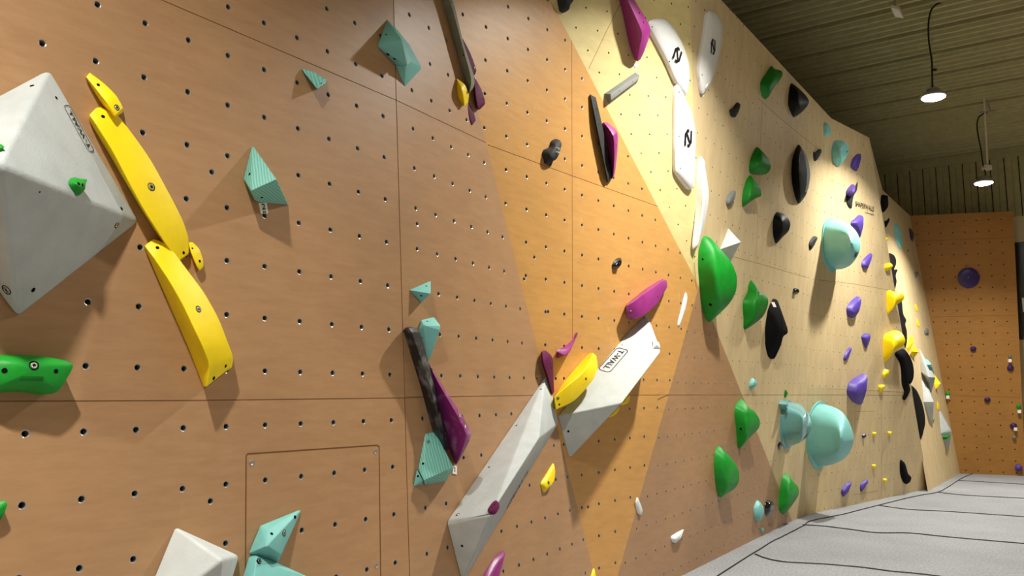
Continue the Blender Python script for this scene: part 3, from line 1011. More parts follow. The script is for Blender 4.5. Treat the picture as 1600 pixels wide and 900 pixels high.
vol(B, [(615, 39, 0), (640, 70, 0), (659, 105, 0), (656.5, 110, .005), (632.5, 135, 0), (618, 103, 0), (642, 96, .06), (634, 104, .06)], 'teal', 'lower of two overlapping turquoise faceted volumes, hanging down to the right', 'pair of overlapping turquoise volumes', 0.005, 'climbing_volume', 'climbing volume')
# long bar by the top of the frame, with the holds round its foot
o = loft(B, [[(672, -60, 0), (680, -60, .07), (690, -60, .07), (694, -60, 0)],
             [(689.5, 0, 0), (703, 0, .07), (708, 0, .05), (706, 0, 0)],
             [(708, 62, 0), (720, 62, .07), (723, 62, .05), (721, 62, 0)],
             [(724, 120, 0), (736, 122, .07), (741, 120, .05), (740, 120, 0)],
             [(731, 145, 0), (733, 146, .06), (740, 137, .05), (739, 137, 0)]], 'bar_grey', 'long narrow grey bar hold coming down from the top of the frame', 'long bar holds', 3, .004)
bolts(o, [(705.5, 3, .006, 'b'), (724, 86, .006)])
g_plum = 'dark magenta holds round the foot of the grey bar'
loft(B, [[(713, 123, 0), (713.5, 123.5, .01), (715, 123.5, .01), (715, 123, 0)],
         [(713.5, 140, 0), (721, 138, .05), (726, 132, .045), (725, 132, 0)],
         [(716, 153, 0), (724, 150, .05), (732.5, 147, .04), (732, 147, 0)],
         [(723, 165, 0), (726, 167, .03), (731.5, 159, .03), (731, 159, 0)]], 'yellow', 'half moon yellow hold overlapping the foot of the grey bar', g_yel, 4, .003)
o = loft(Cp, [[(721, 60, 0), (721.5, 60, .02), (723, 60, .02), (723, 60, 0)], [(727, 85, 0), (729, 86, .04), (735, 83, .04), (735, 83, 0)], [(734, 112, 0), (738, 113, .05), (744, 108, .05), (743, 108, 0)], [(737, 122, 0), (738, 122, .03), (743, 115, .03), (742, 115, 0)]],
     'plum', 'dark magenta strip hold along the right flank of the grey bar', g_plum, 3, .003)
bolts(o, [(728, 72, .004, 'b'), (741, 106, .004, 'b')])
o = loft(Cp, [[(739, 120, 0), (740, 120, .02), (742, 121, .02), (742, 121, 0)], [(740, 145, 0), (743, 146, .05), (752, 139, .05), (750, 139, 0)], [(744, 168, 0), (747, 169, .05), (758, 158, .05), (757, 158, 0)], [(748, 171, 0), (750, 171, .03), (757, 164, .03), (756, 163, 0)]],
     'plum', 'thickest dark magenta hold, right of the yellow half moon', g_plum, 3, .003)
bolts(o, [(742.5, 122.5, .005, 'b'), (755.5, 154, .005, 'b')])
o = loft(Cp, [[(729, 166, 0), (729.5, 165, .02), (733, 160, .02), (733, 160, 0)], [(732, 184, 0), (734, 184, .03), (741, 178, .03), (740, 178, 0)], [(735, 195, 0), (738, 196, .03), (743.5, 188, .03), (743, 188, 0)]],
     'plum', 'lowest dark magenta hold of the cluster, under the yellow half moon', g_plum, 3, .003)
# ------------------------------------------------------------------ middle of the orange wall
o = vol(B, [(639, 453, 0), (673, 438.5, 0), (673, 446, 0), (658.5, 473, 0), (673, 459, .085)], 'teal', 'small turquoise three-sided hold above the black bar', g_tea, 0.003)
bolts(o, [(666, 447, .006), (658, 462, .006)])
o = vol(B, [(658, 500, 0), (678, 495, 0), (685, 520, 0), (667, 566, 0), (654, 516, 0), (662, 508, .05), (688, 508.5, .08), (687, 516, .08), (672, 560, .02)], 'teal', 'tall turquoise wedge hold half hidden behind the top of the black bar', g_tea, 0.003)
bolts(o, [(667.5, 502, .006), (659, 528, .005)])
o = loft(B, [[(629.5, 517, 0), (633, 512, .03), (637, 511, .04), (641, 511, 0)],
             [(632, 523, 0), (643, 519, .09), (656, 519, .07), (650, 520, 0)],
             [(657, 604, 0), (671, 601, .09), (678, 600, .07), (672, 600, 0)],
             [(677, 676, 0), (689, 676, .09), (697, 672, .07), (692, 672, 0)],
             [(694, 702, 0), (697, 704, .08), (703.5, 701, .07), (700, 700, 0)]], 'black_chalk', 'long black bar hold smeared with chalk, beside the big magenta wedge', 'long bar holds', 4, .004)
bolts(o, [(657, 542, .005, 'b'), (671, 588, .005, 'b'), (696, 677, .004, 'b')])
o = loft(B, [[(668, 566, 0), (670, 568, .02), (672, 570, .02), (672, 570, 0)],
             [(676, 604, 0), (686, 600, .09), (690, 600, .08), (684, 600, 0)],
             [(688, 655, 0), (716, 652, .17), (721, 648, .15), (706, 648, 0)],
             [(698, 690, 0), (728, 680, .19), (736.5, 678, .17), (718, 678, 0)],
             [(708, 715, 0), (719, 712, .14), (726, 704, .13), (716, 700, 0)],
             [(711, 725, 0), (712, 727, .06), (715, 724, .06), (714, 722, 0)]], 'purple_chalk', 'big chalky magenta wedge hold widening downward behind the black bar', 'magenta holds on the orange wall', 5, .006)
bolts(o, [(674, 578, .006, 'b'), (717.5, 651, .009, 'b')])
p, n_ = on_thing(o, 727, 668)
if p is not None:
    bm = bmesh.new(); box(bm, p, Vector((0, 0, .03)), n_*.002, n_.cross(Vector((0, 0, 1))).normalized()*.015)
    link('sticker', finish(bm, 'sticker'), 'card', o)
o = vol(B, [(664, 677.5, 0), (676, 675, 0), (684, 682, 0), (653, 732, 0), (662.5, 751, .05), (664, 758, .0), (697, 752, .0), (708.5, 730, .12), (660, 746, .03), (686, 686, .04)], 'teal_groove', 'turquoise wood-grained hold below the lower end of the black bar', g_tea, 0.004)
bolts(o, [(668.5, 690, .008, 'b'), (661, 724.5, .007), (669, 754, .004)])
o = vol(B, [(651, 733, 0), (646, 760, 0), (660, 757, 0), (661, 751, .03), (652, 735, .02)], 'teal', 'tiny turquoise corner piece at the lower left of the wood-grained hold', g_tea, 0.002)
bolts(o, [(653, 744, .006)])
number_tag(B, [(708, 727), (714, 728), (714, 741.5), (707, 740)], 'small white card under the tip of the big magenta wedge', [('2', .3, .3, .5, .4)])
# two long grey wedge volumes
low = vol(B, [(852, 588, 0), (864, 618, 0), (872.5, 661, 0), (722, 912, 0), (698.5, 820, 0), (699, 813, 0), (842, 685, .26), (767, 804, .32)], 'grey',
        'long grey wedge volume slanting up from the bottom edge, a tiny magenta hold on it', 'pair of long grey T-WALL wedges', 0.010, 'climbing_volume', 'climbing volume', 4)
bolts(low, [(845, 608, .007), (807, 665, .007), (764, 730, .007), (715, 804, .009, 'b'), (722, 853, .008), (770, 790, .003)])
hh = [on_thing(low, *c) for c in ((790, 797), (826, 732))]
if hh[0][0] is not None and hh[1][0] is not None:
    pa, pb = hh[0][0], hh[1][0]; nn = hh[0][1]; er = (pa-pb).normalized(); eu = nn.cross(er).normalized()
    if eu.dot(Vector((0, 0, 1))) > 0 and False: eu = -eu
    text_on(low, pb - eu*0.045, er, eu, nn, 'T-WALL', 0.09, 'ink', 'lettering', (pa-pb).length, .003, .01)
fpl = face_plane(low, [(760, 770), (790, 740), (740, 780)])
o = blob(fpl, [(763, 801), (762, 796), (769, 786), (775, 782), (778, 784), (777, 789), (770, 800), (766, 802)], 'plum', 'tiny magenta edge hold on the lower grey wedge volume', 'magenta holds on the orange wall', hmax=.02, power=3)
bolts(o, [(769, 793, .004), (773, 788, .004)])
up = vol(Cp, [(1009, 491, 0), (988, 511, 0), (871, 650, 0), (889, 717, 0), (1033, 549, .26), (1017, 505, .02), (972, 629.5, .34), (1000, 560, 0)], 'grey',
        'broad grey wedge volume with a black boxed T-WALL logo, running up to the magenta hold', 'pair of long grey T-WALL wedges', 0.010, 'climbing_volume', 'climbing volume', 4)
bolts(up, [(1006, 497, .007), (972, 539, .005), (888, 674, .009)])
logo_plate(up, [(965, 543), (975.5, 552), (946, 586.5), (934, 577)], 'T-WALL')
fpu = face_plane(up, [(980, 560), (1020, 545), (940, 610)])
vol(fpu, [(1020, 528, 0), (1027, 534, 0), (1030, 535, .01), (1032, 544, .01), (1026, 546, 0), (1020, 545, 0), (1026, 538, .03)], 'board', 'small white block hold on the tip of the broad grey wedge', 'white slivers on the orange wall', .002)
o = loft(Cp, [[(866, 620, 0), (867, 619, .10), (869, 640, .10), (866, 640, 0)],
              [(880, 598, 0), (886, 603, .14), (898, 626, .13), (880, 628, 0)],
              [(900, 574, 0), (910, 583, .16), (925, 596, .15), (905, 602, 0)],
              [(914, 558, 0), (921, 566, .14), (934, 576, .13), (918, 580, 0)],
              [(922, 551, 0), (926, 551, .10), (932, 556, .10), (926, 558, 0)]], 'yellow', 'yellow curved wedge hold leaning on the left end of the broad grey wedge', g_yel, 5, .006)
bolts(o, [(872, 622, .009, 'b'), (874, 632, .008), (915.5, 592, .010)])
g_mag = 'magenta holds on the orange wall'
o = loft(Cp, [[(845.5, 550, 0), (847, 548, .04), (852, 547, .04), (852, 548, 0)],
              [(846, 566, 0), (849, 566, .07), (863, 558, .06), (858, 558, 0)],
              [(854, 592, 0), (857, 592, .06), (865, 585, .05), (860, 585, 0)],
              [(862, 617, 0), (863, 617, .03), (866, 612, .03), (865, 612, 0)]], 'plum', 'upright dark magenta hold touching the top of the lower grey wedge', g_mag, 4, .004)
bolts(o, [(861, 566, .005, 'b'), (861, 575, .005)])
o = loft(Cp, [[(869, 552, 0), (869.5, 549, .04), (872, 546, .04), (872, 546, 0)], [(871, 560, 0), (886, 555, .08), (890, 544, .06), (884, 540, 0)], [(893, 535, 0), (897, 536, .04), (900, 528, .03), (898, 527, 0)], [(898, 522, 0), (902, 523, .02), (903, 520, .02), (900, 519, 0)]],
         'purple', 'small magenta pointed hold above the yellow curved wedge', g_mag, 4, .004)
bolts(o, [(901, 522, .003), (891, 541, .005)])
o = loft(Cp, [[(978, 487, 0), (980, 497, .08), (979, 478, .09), (978, 476, 0)], [(984, 500, 0), (1000, 496, .13), (994, 468, .13), (990, 466, 0)], [(1008, 488, 0), (1024, 478, .13), (1016, 452, .11), (1010, 450, 0)], [(1030, 456, 0), (1041, 452, .08), (1037, 437, .07), (1034, 436, 0)], [(1038, 444, 0), (1043, 446, .04), (1042, 439, .04), (1040, 438, 0)]],
         'purple', 'largest bright magenta hold, above the top of the broad grey wedge', g_mag, 5, .008)
bolts(o, [(985.5, 487, .009, 'b'), (1027.5, 464, .006)])
o = blob(B, [(864.5, 724), (867.5, 736), (866, 748), (862, 757), (851, 769), (847, 764), (845, 755), (854, 740)], 'yellow', 'small yellow crescent hold right of the lower grey wedge', g_yel, .35)
bolts(o, [(857, 754, .009, 'b')])
blob(Cp, [(983, 617), (984, 623), (981, 629), (972, 633), (970, 630), (974, 623)], 'yellow', 'upper of two yellow bits peeping out under the broad grey wedge', 'yellow bits under the grey wedge', .4)
blob(Cp, [(968, 635), (966, 643), (960, 649), (951, 652), (952, 648), (958, 640)], 'yellow', 'lower of two yellow bits peeping out under the broad grey wedge', 'yellow bits under the grey wedge', .4)
o = blob(Cp, [(861, 221), (868, 217), (875, 219.5), (877.5, 226), (874, 240), (869, 249), (862, 253), (861, 260), (855, 257.5), (851, 255), (850, 250), (847, 241), (850, 234), (858, 230)], 'charcoal', 'dark grey hooked hold with a rounded knob on top, alone on the upper orange wall', None, .45)
p, n_ = on_thing(o, 871, 233)
for yy in (232, 238):
    p, n_ = on_thing(o, 870, yy)
    if p is not None:
        bm = bmesh.new(); tube(bm, [p - Vector((.03, 0, -.004)), p + n_*.008, p + Vector((.02, 0, -.004))], .004, 6)
        link('chalk_mark', finish(bm, 'chalk_mark'), 'card', o)
bar = loft(Cp, [[(922, 147, 0), (922.5, 148, .02), (931, 152, .02), (929, 152, 0)], [(930, 195, 0), (932, 195, .05), (941, 195, .045), (937, 195, 0)], [(946, 268, 0), (947, 269, .05), (955, 266, .045), (951, 266, 0)], [(949, 285, 0), (950, 285, .03), (956, 274, .03), (953, 274, 0)]],
         'charcoal', 'slim black bar hold with a row of screws, left of a magenta wedge', 'long bar holds', 3, .003)
bolts(bar, [(932, 170, .006, 'b'), (936, 194, .004), (941, 222, .003), (943, 233, .004), (948, 259, .004)])
o = loft(Cp, [[(941, 192, 0), (943, 191, .04), (949, 191, .04), (947, 191, 0)], [(944, 208, 0), (958, 212, .12), (964.5, 206, .11), (955, 204, 0)], [(950, 240, 0), (960, 242, .12), (965, 234, .11), (957, 232, 0)], [(954, 272, 0), (958, 275, .06), (961, 270, .06), (957, 268, 0)], [(955, 279, 0), (956, 280, .03), (958, 278, .03), (957, 277, 0)]],
         'purple', 'magenta wedge hold standing right behind the slim black bar', g_mag, 4, .005)
bolts(o, [(948, 195.5, .004), (962.5, 227, .005)])
blob(Cp, [(970, 402.5), (971, 412), (964, 421), (957.5, 419), (956.5, 414), (962, 405)], 'gloss', 'little black teardrop hold alone left of the big green hold', None, .45)
g_ws = 'white slivers on the orange wall'
blob(Cp, [(1072, 457), (1074, 465), (1071, 482), (1062, 508), (1059, 506), (1064, 485), (1069, 463)], 'board', 'thin white crescent hold left of the big green hold', g_ws, .4)
blob(D, [(996, 777), (1000, 785), (1004, 797), (1002, 805), (996, 801), (993, 786)], 'board', 'small upright white almond hold low on the orange wall', g_ws, .35)
blob(D, [(1067.5, 827), (1067, 833), (1062, 843), (1055, 849), (1050, 846), (1049, 838)], 'board', 'small white hold with a flat top, lowest white one near the mats', g_ws, .35)
blob(B, [(786, 861), (789, 867), (782, 893), (774, 916), (750, 916), (757, 897), (772, 873)], 'purple', 'bright magenta hold rising from the bottom edge beside the lower grey wedge', g_mag, .35)
blob(Cp, [(928, 888), (931, 900), (930, 914), (917, 914), (922, 900)], 'yellow', 'yellow tip cut by the bottom edge, below the fold of the orange wall', g_yel, .35)
# bottom edge of the left sheet
o = vol(A, [(272, 822, 0), (374, 868, 0), (335, 1000, 0), (205, 985, 0), (348, 874.5, .28)], 'white_vol', 'off white pyramid volume cut by the bottom edge', None, .014, 'climbing_volume', 'climbing volume', 4)
o = vol(A, [(406, 821, 0), (472.5, 794, 0), (388, 865, 0), (434, 880, 0), (418, 828, .05), (417, 853, .10), (439, 868, .06)], 'teal', 'upper turquoise arrow shaped hold beside the off white pyramid, over the hatch', g_tea, .005)
bolts(o, [(461, 808, .008), (424.5, 834, .007), (444, 833, .011, 'b')])
o = vol(A, [(400, 864, 0), (388, 871, 0), (362, 960, 0), (520, 960, 0), (490, 905, 0), (402, 872, .05), (476, 900, .04), (385, 960, .09), (470, 960, .1)], 'teal', 'lower turquoise faceted hold cut by the bottom edge', g_tea, .005)
bolts(o, [(405, 876.5, .009, 'b')])

# ================================================================== PALE WALL
g_wb = 'white boards with a black mark on the pale wall'
blob(E, [(870, -20), (871, 0), (873, 11), (875, 18), (881, 20), (889, 15), (891, 8), (896, 0), (900, -20)], 'charcoal', 'dark grey chunky hold cut by the top edge, first on the pale wall', None, .4, power=3)
o = loft(E, [[(955, -45, 0), (965, -45, .08), (975, -45, .07), (970, -45, 0)], [(967, 0, 0), (981, 0, .12), (992, 0, .10), (980, 0, 0)], [(973.5, 26, 0), (993, 26, .16), (1008, 26, .13), (990, 26, 0)], [(980, 58, 0), (1003, 52, .17), (1017, 48, .14), (998, 48, 0)], [(986, 80, 0), (999, 76, .13), (1008, 78, .11), (996, 76, 0)], [(992, 94, 0), (996, 97, .06), (1001, 93, .06), (997, 92, 0)]],
         'purple', 'long magenta wedge hold hanging from the top edge on the pale wall', None, 5, .008)
bolts(o, [(999, 20, .009), (1005.5, 35, .007, 'b')])
number_tag(E, [(990, 99), (997, 100), (997, 106), (992, 105)], 'tiny white card under the long magenta wedge on the pale wall', None, 'white cards by the start holds')
o = vol(E, [(944, 146.5, 0), (993, 112.5, 0), (951, 162.5, 0), (995, 130, 0), (954, 146.5, .05), (998, 117, .05), (955, 157, .06), (998, 124, .06)], 'slate', 'grey five sided bar hold slanting up on the pale wall', None, .003)
bolts(o, [(968, 142, .004), (988, 128, .004)])
o = blob(E, [(1013, 36), (1021, 30), (1034, 29), (1043, 32), (1055, 47), (1068, 72), (1076.5, 98), (1078, 117), (1076, 138), (1073, 149), (1068, 145), (1056, 127), (1041, 93), (1024, 60)], 'board', 'big glossy white board hold, upper of the two before the inner fold', g_wb, hmax=.035, flat=True, peak=1.7, smooth=12)
emblem(o, (1058, 86), .10, -20); bolts(o, [(1019, 42, .006), (1046, 96, .006)])
o = blob(F2, [(1109, 17), (1121, 23), (1129, 38), (1129, 57), (1124.5, 87), (1113, 125), (1101, 145), (1097, 143), (1093, 117), (1094, 94), (1102, 47), (1105, 23)], 'board', 'glossy white board hold beyond the inner fold, nearest the ceiling', g_wb, hmax=.03, flat=True, peak=1.7, smooth=12)
emblem(o, (1114, 73), .10, 10); bolts(o, [(1097, 117, .006), (1110, 20, .005), (1102, 139, .006)])
o = blob(E, [(1058, 132), (1063, 137), (1070, 151), (1080, 172), (1086, 202), (1087, 250), (1085, 286), (1080, 296), (1073, 292), (1058, 271), (1055, 256), (1055, 190), (1055.6, 148)], 'board', 'longest glossy white board hold, standing upright left of the inner fold', g_wb, hmax=.035, flat=True, peak=1.7, smooth=12)
emblem(o, (1075, 216), .11, 5); bolts(o, [(1061, 144, .006), (1061, 213, .006), (1063, 263, .006)])
o = blob(F2, [(1095.5, 244), (1101.5, 259), (1107.5, 304), (1104, 334), (1097, 364), (1085, 388.6), (1082, 382), (1088, 320), (1089.5, 262)], 'board', 'narrow white blade hold just above the big green hold', g_wb, hmax=.08, power=2.2)
number_tag(F2, [(1096, 145), (1100, 145), (1100, 151), (1096.5, 151)], 'tiny white card under the board hold nearest the ceiling', None)
g_gr = 'green holds on the pale wall'
blob(F2, [(1144, 170), (1149, 163), (1152.5, 160), (1157, 163.5), (1155, 172), (1149, 183), (1142, 181.5), (1140, 172)], 'charcoal', 'small dark grey knob hold below the upper white board', 'small dark grey knobs on the pale wall', .4)
blob(F2, [(1144, 298), (1150, 300), (1147.5, 312), (1138, 324), (1134.5, 317), (1136, 307)], 'slate', 'small mid grey knob hold left of the middle green holds', 'small dark grey knobs on the pale wall', .45)
blob(F2, [(1205, 103), (1210, 107.5), (1220, 110), (1223, 115), (1219, 125), (1209, 137), (1201, 151), (1196, 155), (1191, 150), (1188, 137), (1189, 127), (1197.5, 114)], 'green_far', 'highest green hold on the pale wall, with a notched top', g_gr, .5)
blob(F2, [(1237, 130), (1247, 137), (1259, 149), (1264, 158), (1261, 166), (1252, 176), (1241, 183), (1236, 176), (1232, 165), (1232, 152), (1234, 137)], 'satin', 'black shield shaped hold under the top edge of the pale wall', 'large black holds on the pale wall', .5)
blob(F2, [(1182, 230), (1189, 234), (1199, 246), (1204, 257), (1203, 266), (1197, 272), (1190, 273), (1185, 271), (1180, 273), (1172, 270), (1170.6, 260), (1174, 245)], 'green_far', 'plump green hold, upper of the close pair in mid wall', g_gr, .55)
blob(F2, [(1172, 274), (1176, 279), (1186, 290), (1189, 297), (1189, 306), (1179, 311), (1167.5, 319), (1161, 323), (1159.6, 315), (1161, 300), (1166, 282)], 'green_far', 'pointed green hold, lower of the close pair in mid wall', g_gr, .5)
pod = blob(F2, [(1248, 226), (1255, 234), (1262, 249), (1266, 270), (1264, 289), (1259, 305), (1249, 318), (1244, 311), (1239, 292), (1237, 270), (1238.5, 249), (1242.5, 236)], 'satin', 'long black pod hold with a grey rim, in the upper pale wall', 'large black holds on the pale wall', .6, lean=.35,
     mats=['satin', 'slate'], ringmat=lambda ri, f, p: 1 if (ri <= 3 and p.x > 1250 and p.y < 300) else 0)
blob(F2, [(1271, 237), (1274, 240), (1277.5, 234), (1283, 233), (1283, 239), (1277.5, 249), (1273, 252), (1271, 246)], 'charcoal', 'small dark forked hold right of the long black pod', 'small dark grey knobs on the pale wall', .4)
g_dm = 'turquoise holds on the pale wall'
blob(F2, [(1289, 191), (1295, 195), (1299, 204), (1297.5, 210), (1289, 213), (1287, 205), (1287, 195)], 'dome', 'small turquoise hold highest under the top edge of the pale wall', g_dm, .5)
o = blob(F3u, [(1304, 220), (1312.5, 219), (1321, 222.5), (1326, 230), (1326, 237), (1320, 250), (1309, 261), (1302.5, 252), (1300, 240), (1300, 230)], 'dome', 'smooth turquoise drop shaped hold above the lettering', g_dm, .55)
bolts(o, [(1323.5, 237, .012)])
g_vi = 'violet holds on the pale wall'
def vio(pl, pts, label, mat='violet', **kw): return blob(pl, pts, mat, label, g_vi, kw.pop('frac', .45), **kw)
vio(F3u, [(1339, 241), (1345, 241), (1345, 250), (1339, 267), (1331, 263), (1329, 259), (1332, 248)], 'highest violet hold, beside the turquoise drop')
blob(F3u, [(1340, 284), (1339, 297), (1334, 306), (1332, 316), (1331, 325), (1327, 325), (1323, 318), (1322, 306), (1328, 300), (1335, 294)], 'charcoal', 'dark angular hold clasping a violet one left of the lettering', 'small dark grey knobs on the pale wall', .3)
vio(F3u, [(1331, 288), (1336, 290), (1335.5, 300), (1331, 307.5), (1325, 306), (1322, 300), (1325, 294)], 'small violet hold seated in the dark angular hold', hmax=.13)
vio(F3u, [(1342, 336), (1349, 339), (1349, 352), (1344, 371), (1339, 366), (1330, 352), (1330, 346), (1335, 342)], 'violet hold behind the upper edge of the big turquoise dome')
# big domes
def dome_hold(pl, outline, rim, mat, label, crest, apex, frac=.74):
    o = blob(pl, outline, mat, label, 'three turquoise dome holds', frac, rings=18, smooth=55, power=2.0, crest=crest, peak=1.06, apex=apex, lip=.03)
    r = blob(pl, rim, mat, 'x', None, hmax=.016, flat=True, peak=1.05, smooth=0, name='rim')
    for k in ('label', 'category', 'group'):
        if k in r: del r[k]
    loc = Vector(r.location); r.parent = o; r.location = loc - Vector(o.location)
    return o
d1 = dome_hold(F3u, [(1291, 352), (1297, 344.5), (1305, 343), (1318, 346), (1331, 354), (1340, 366), (1344, 380), (1342, 394), (1336, 406), (1328, 415), (1315, 420.5), (1305, 419), (1296, 411), (1290, 398), (1288, 380), (1288.5, 363)],
     [(1287, 354), (1291, 345), (1297, 340.5), (1303, 342), (1309, 352), (1312, 380), (1310, 410), (1303, 425.5), (1297, 423), (1290, 411), (1286, 395), (1285.5, 372)], 'dome', 'big turquoise dome hold highest of three, casting a long shadow', ((1289, 377), (1344, 381), .10), (1324, 381))
emblem(d1, (1337, 398), .06, 10)
d2 = dome_hold(F3l, [(1265, 700), (1264, 675), (1268, 650), (1276, 636), (1285, 631.5), (1300, 635), (1315, 643), (1326, 658), (1332, 676), (1333, 690), (1328, 705), (1318, 717), (1300, 726), (1285, 728), (1275, 722), (1268, 712)],
     [(1262, 690), (1264, 655), (1271, 637), (1280, 627.5), (1288, 629), (1294, 645), (1296, 680), (1292, 715), (1283, 733), (1275, 733), (1267, 720), (1263, 706)], 'dome', 'largest turquoise dome hold, low and right of the other low one', ((1263, 697.5), (1333, 686), .10), (1306, 683))
d3 = dome_hold(F2, [(1224, 645), (1228, 634), (1235, 629), (1244, 629.5), (1253, 634), (1262, 645), (1267, 658), (1268, 670), (1262, 682), (1252, 690), (1240, 696), (1232, 697), (1226, 688), (1223, 670)],
     [(1221, 655), (1224, 637), (1231, 626), (1237, 628), (1241, 645), (1241, 675), (1236, 698), (1230, 702), (1225, 697), (1221, 680)], 'dome_shiny', 'shiny smaller turquoise dome hold, low and left of the largest', ((1224, 644), (1268, 661), .08), (1251, 664))
emblem(d3, (1260, 681), .055, -10)
vio(F3u, [(1360, 395.5), (1363, 399), (1360, 410), (1355, 420), (1348.5, 419.5), (1346, 415), (1347.5, 407), (1353, 401)], 'violet hold right of the highest turquoise dome')
blob(F2, [(1214, 331.5), (1224, 334), (1231, 340), (1235, 350), (1232, 361), (1222.5, 371), (1213, 380.6), (1209, 371), (1207.5, 355), (1209, 340)], 'satin', 'black shield shaped hold level with the highest turquoise dome', 'large black holds on the pale wall', .55)
blob(F2, [(1270, 370), (1274, 369), (1277.5, 372), (1274, 380), (1270, 387), (1266, 391), (1264, 385), (1265, 377.5)], 'charcoal', 'little dark forked hold left of the highest turquoise dome', 'small dark grey knobs on the pale wall', .4)
vol(F2, [(1138, 356, 0), (1124, 390, 0), (1140, 413, 0), (1158, 378, .20)], 'white_vol', 'pale grey three-sided volume behind the big green hold', None, .006, 'climbing_volume', 'climbing volume')
o = blob(E, [(1102, 369), (1110.5, 372.5), (1126, 389), (1142, 409), (1151, 431), (1150, 455), (1139, 475), (1117, 497), (1109, 503.5), (1103, 497), (1096.5, 475), (1094.5, 453), (1091, 418), (1092, 394), (1097, 374)], 'green', 'largest green hold, where the orange wall meets the pale wall', g_gr, .5, apex=(1122, 440), power=2.2)
bolts(o, [(1098, 405, .010), (1110, 476, .016)])
o = blob(F2, [(1174, 438), (1180, 445), (1185, 455), (1192, 457.6), (1200, 467), (1199, 480), (1190, 497), (1164, 515), (1162, 497), (1161, 472), (1168, 457.6), (1170, 445)], 'green_far', 'green heart shaped hold with a pointed top, left of the sculpted black hold', g_gr, .55)
o = blob(F2, [(1210, 467), (1215, 470), (1222.5, 490), (1230.6, 514), (1230, 521), (1224, 526), (1220, 540), (1211, 559), (1206, 561), (1200, 556), (1196, 537.5), (1196, 512), (1200, 485), (1206, 470)], 'black', 'tall sculpted black hold with a white sticker at its top', 'large black holds on the pale wall', .55, lean=.7, apex=(1222, 514), power=1.5)
p, n_ = on_thing(o, 1209, 476)
if p is not None:
    bm = bmesh.new(); e1 = n_.cross(Vector((0, 0, 1))).normalized(); box(bm, p, e1*.05, n_*.006, e1.cross(n_).normalized()*.07)
    link('sticker', finish(bm, 'sticker'), 'card', o)
blob(F2, [(1240, 451), (1243, 450), (1247.5, 452), (1249, 455.6), (1246, 459.5), (1241, 460.6), (1239, 457)], 'gloss', 'tiny glossy black ball hold between the shields and the domes', 'tiny holds on the pale wall', .5)
vio(F3u, [(1339, 463), (1345, 465.6), (1345.6, 472.5), (1342.5, 486), (1335.5, 495.6), (1329, 497), (1324, 492.5), (1323, 481), (1329, 471)], 'plump violet hold below the tip of the long dome shadow')
vio(F3u, [(1352.5, 521), (1360, 522.5), (1359, 532.5), (1353, 544.5), (1347.5, 532.5), (1346, 525)], 'violet hold tapering down, right of the slim violet one')
vio(F3u, [(1329, 542), (1331, 545), (1327.5, 555), (1321, 564), (1318, 561), (1320, 552.5), (1325, 545)], 'slim slanted violet hold in mid wall')
vio(F3u, [(1347.5, 584), (1354, 586), (1355.6, 592.5), (1354, 610), (1347.5, 630), (1342.5, 632.5), (1332.5, 627.5), (1325, 617.5), (1323.5, 610), (1326, 599), (1335, 590.6)], 'largest violet hold, right of and above the largest turquoise dome', frac=.5)
blob(F2, [(1175, 591), (1179, 592.5), (1183.5, 599), (1179, 605), (1174, 608.5), (1171, 604), (1172, 596)], 'dome', 'small turquoise knob hold by the slanting edge of the orange wall', g_dm, .5)
blob(F2, [(1227, 609), (1231, 614), (1228, 621), (1225.5, 620)], 'green_far', 'tiny green hold above the shiny dome', 'tiny holds on the pale wall', .4)
blob(F2, [(1224, 626), (1229, 625), (1232, 632), (1229, 641), (1223, 641), (1220.5, 633)], 'dome_shiny', 'small turquoise knob hold overlapping the top of the shiny dome', g_dm, hmax=.12)
blob(F2, [(1219, 690), (1222, 695), (1220, 701), (1217, 703), (1215, 696)], 'gloss', 'tiny black hold at the lower left of the shiny dome', 'tiny holds on the pale wall', .4)
g_lg = 'green holds beside the mats'
o = blob(D, [(1159, 623), (1166, 633), (1179, 643), (1187, 656), (1185.6, 669), (1171.5, 684), (1161, 696), (1156, 701), (1153, 698), (1151, 676), (1148.5, 648), (1150, 633)], 'green', 'upper of three low green holds, on the slanting edge of the orange wall', g_lg, .55)
bolts(o, [(1157.5, 670, .014)])
o = blob(D, [(1124, 697), (1132, 704.5), (1146, 720), (1154, 735), (1155, 750.5), (1148.5, 763), (1136, 771), (1127, 777), (1122, 773.5), (1118, 753), (1116, 725), (1118, 704.5)], 'green', 'green leaf shaped hold, lower and left of the slanting edge', g_lg, .5)
o = blob(F2, [(1228, 739.5), (1233, 743), (1239, 752), (1247, 761), (1247.6, 773.5), (1238, 789), (1230, 799), (1224, 804), (1217.5, 799), (1216, 789), (1219, 763), (1222.6, 745)], 'green', 'lowest green hold, close above the mats', g_lg, .45, peak=1.2)
blob(D, [(1183, 782), (1189, 786), (1194, 796.5), (1192, 809), (1184, 816), (1179, 809), (1178, 794)], 'dome', 'turquoise almond hold low on the orange wall beside a black ball', 'low round holds by the mats', .5)
blob(D, [(1200, 781.6), (1207, 784), (1211, 792.6), (1207, 801.6), (1198, 806), (1195, 799), (1196, 786)], 'gloss', 'glossy black ball hold low beside the turquoise almond', 'low round holds by the mats', .5)
blob(D, [(1190, 824), (1194, 827), (1193, 831), (1190, 832), (1188.5, 827)], 'dome', 'tiny turquoise knob hold lowest of all, just over the mats', 'low round holds by the mats', .4)
vio(F3l, [(1329, 753), (1330.5, 756), (1326, 767.5), (1319, 776), (1315, 772.5), (1315, 765), (1322.5, 755)], 'violet hold low beside the mats, left of its slimmer twin')
vio(F3l, [(1354.5, 749.5), (1356.5, 752.5), (1351, 762.5), (1346, 769), (1344, 765), (1344.5, 757.5), (1350, 751)], 'slimmer violet hold low beside the mats')
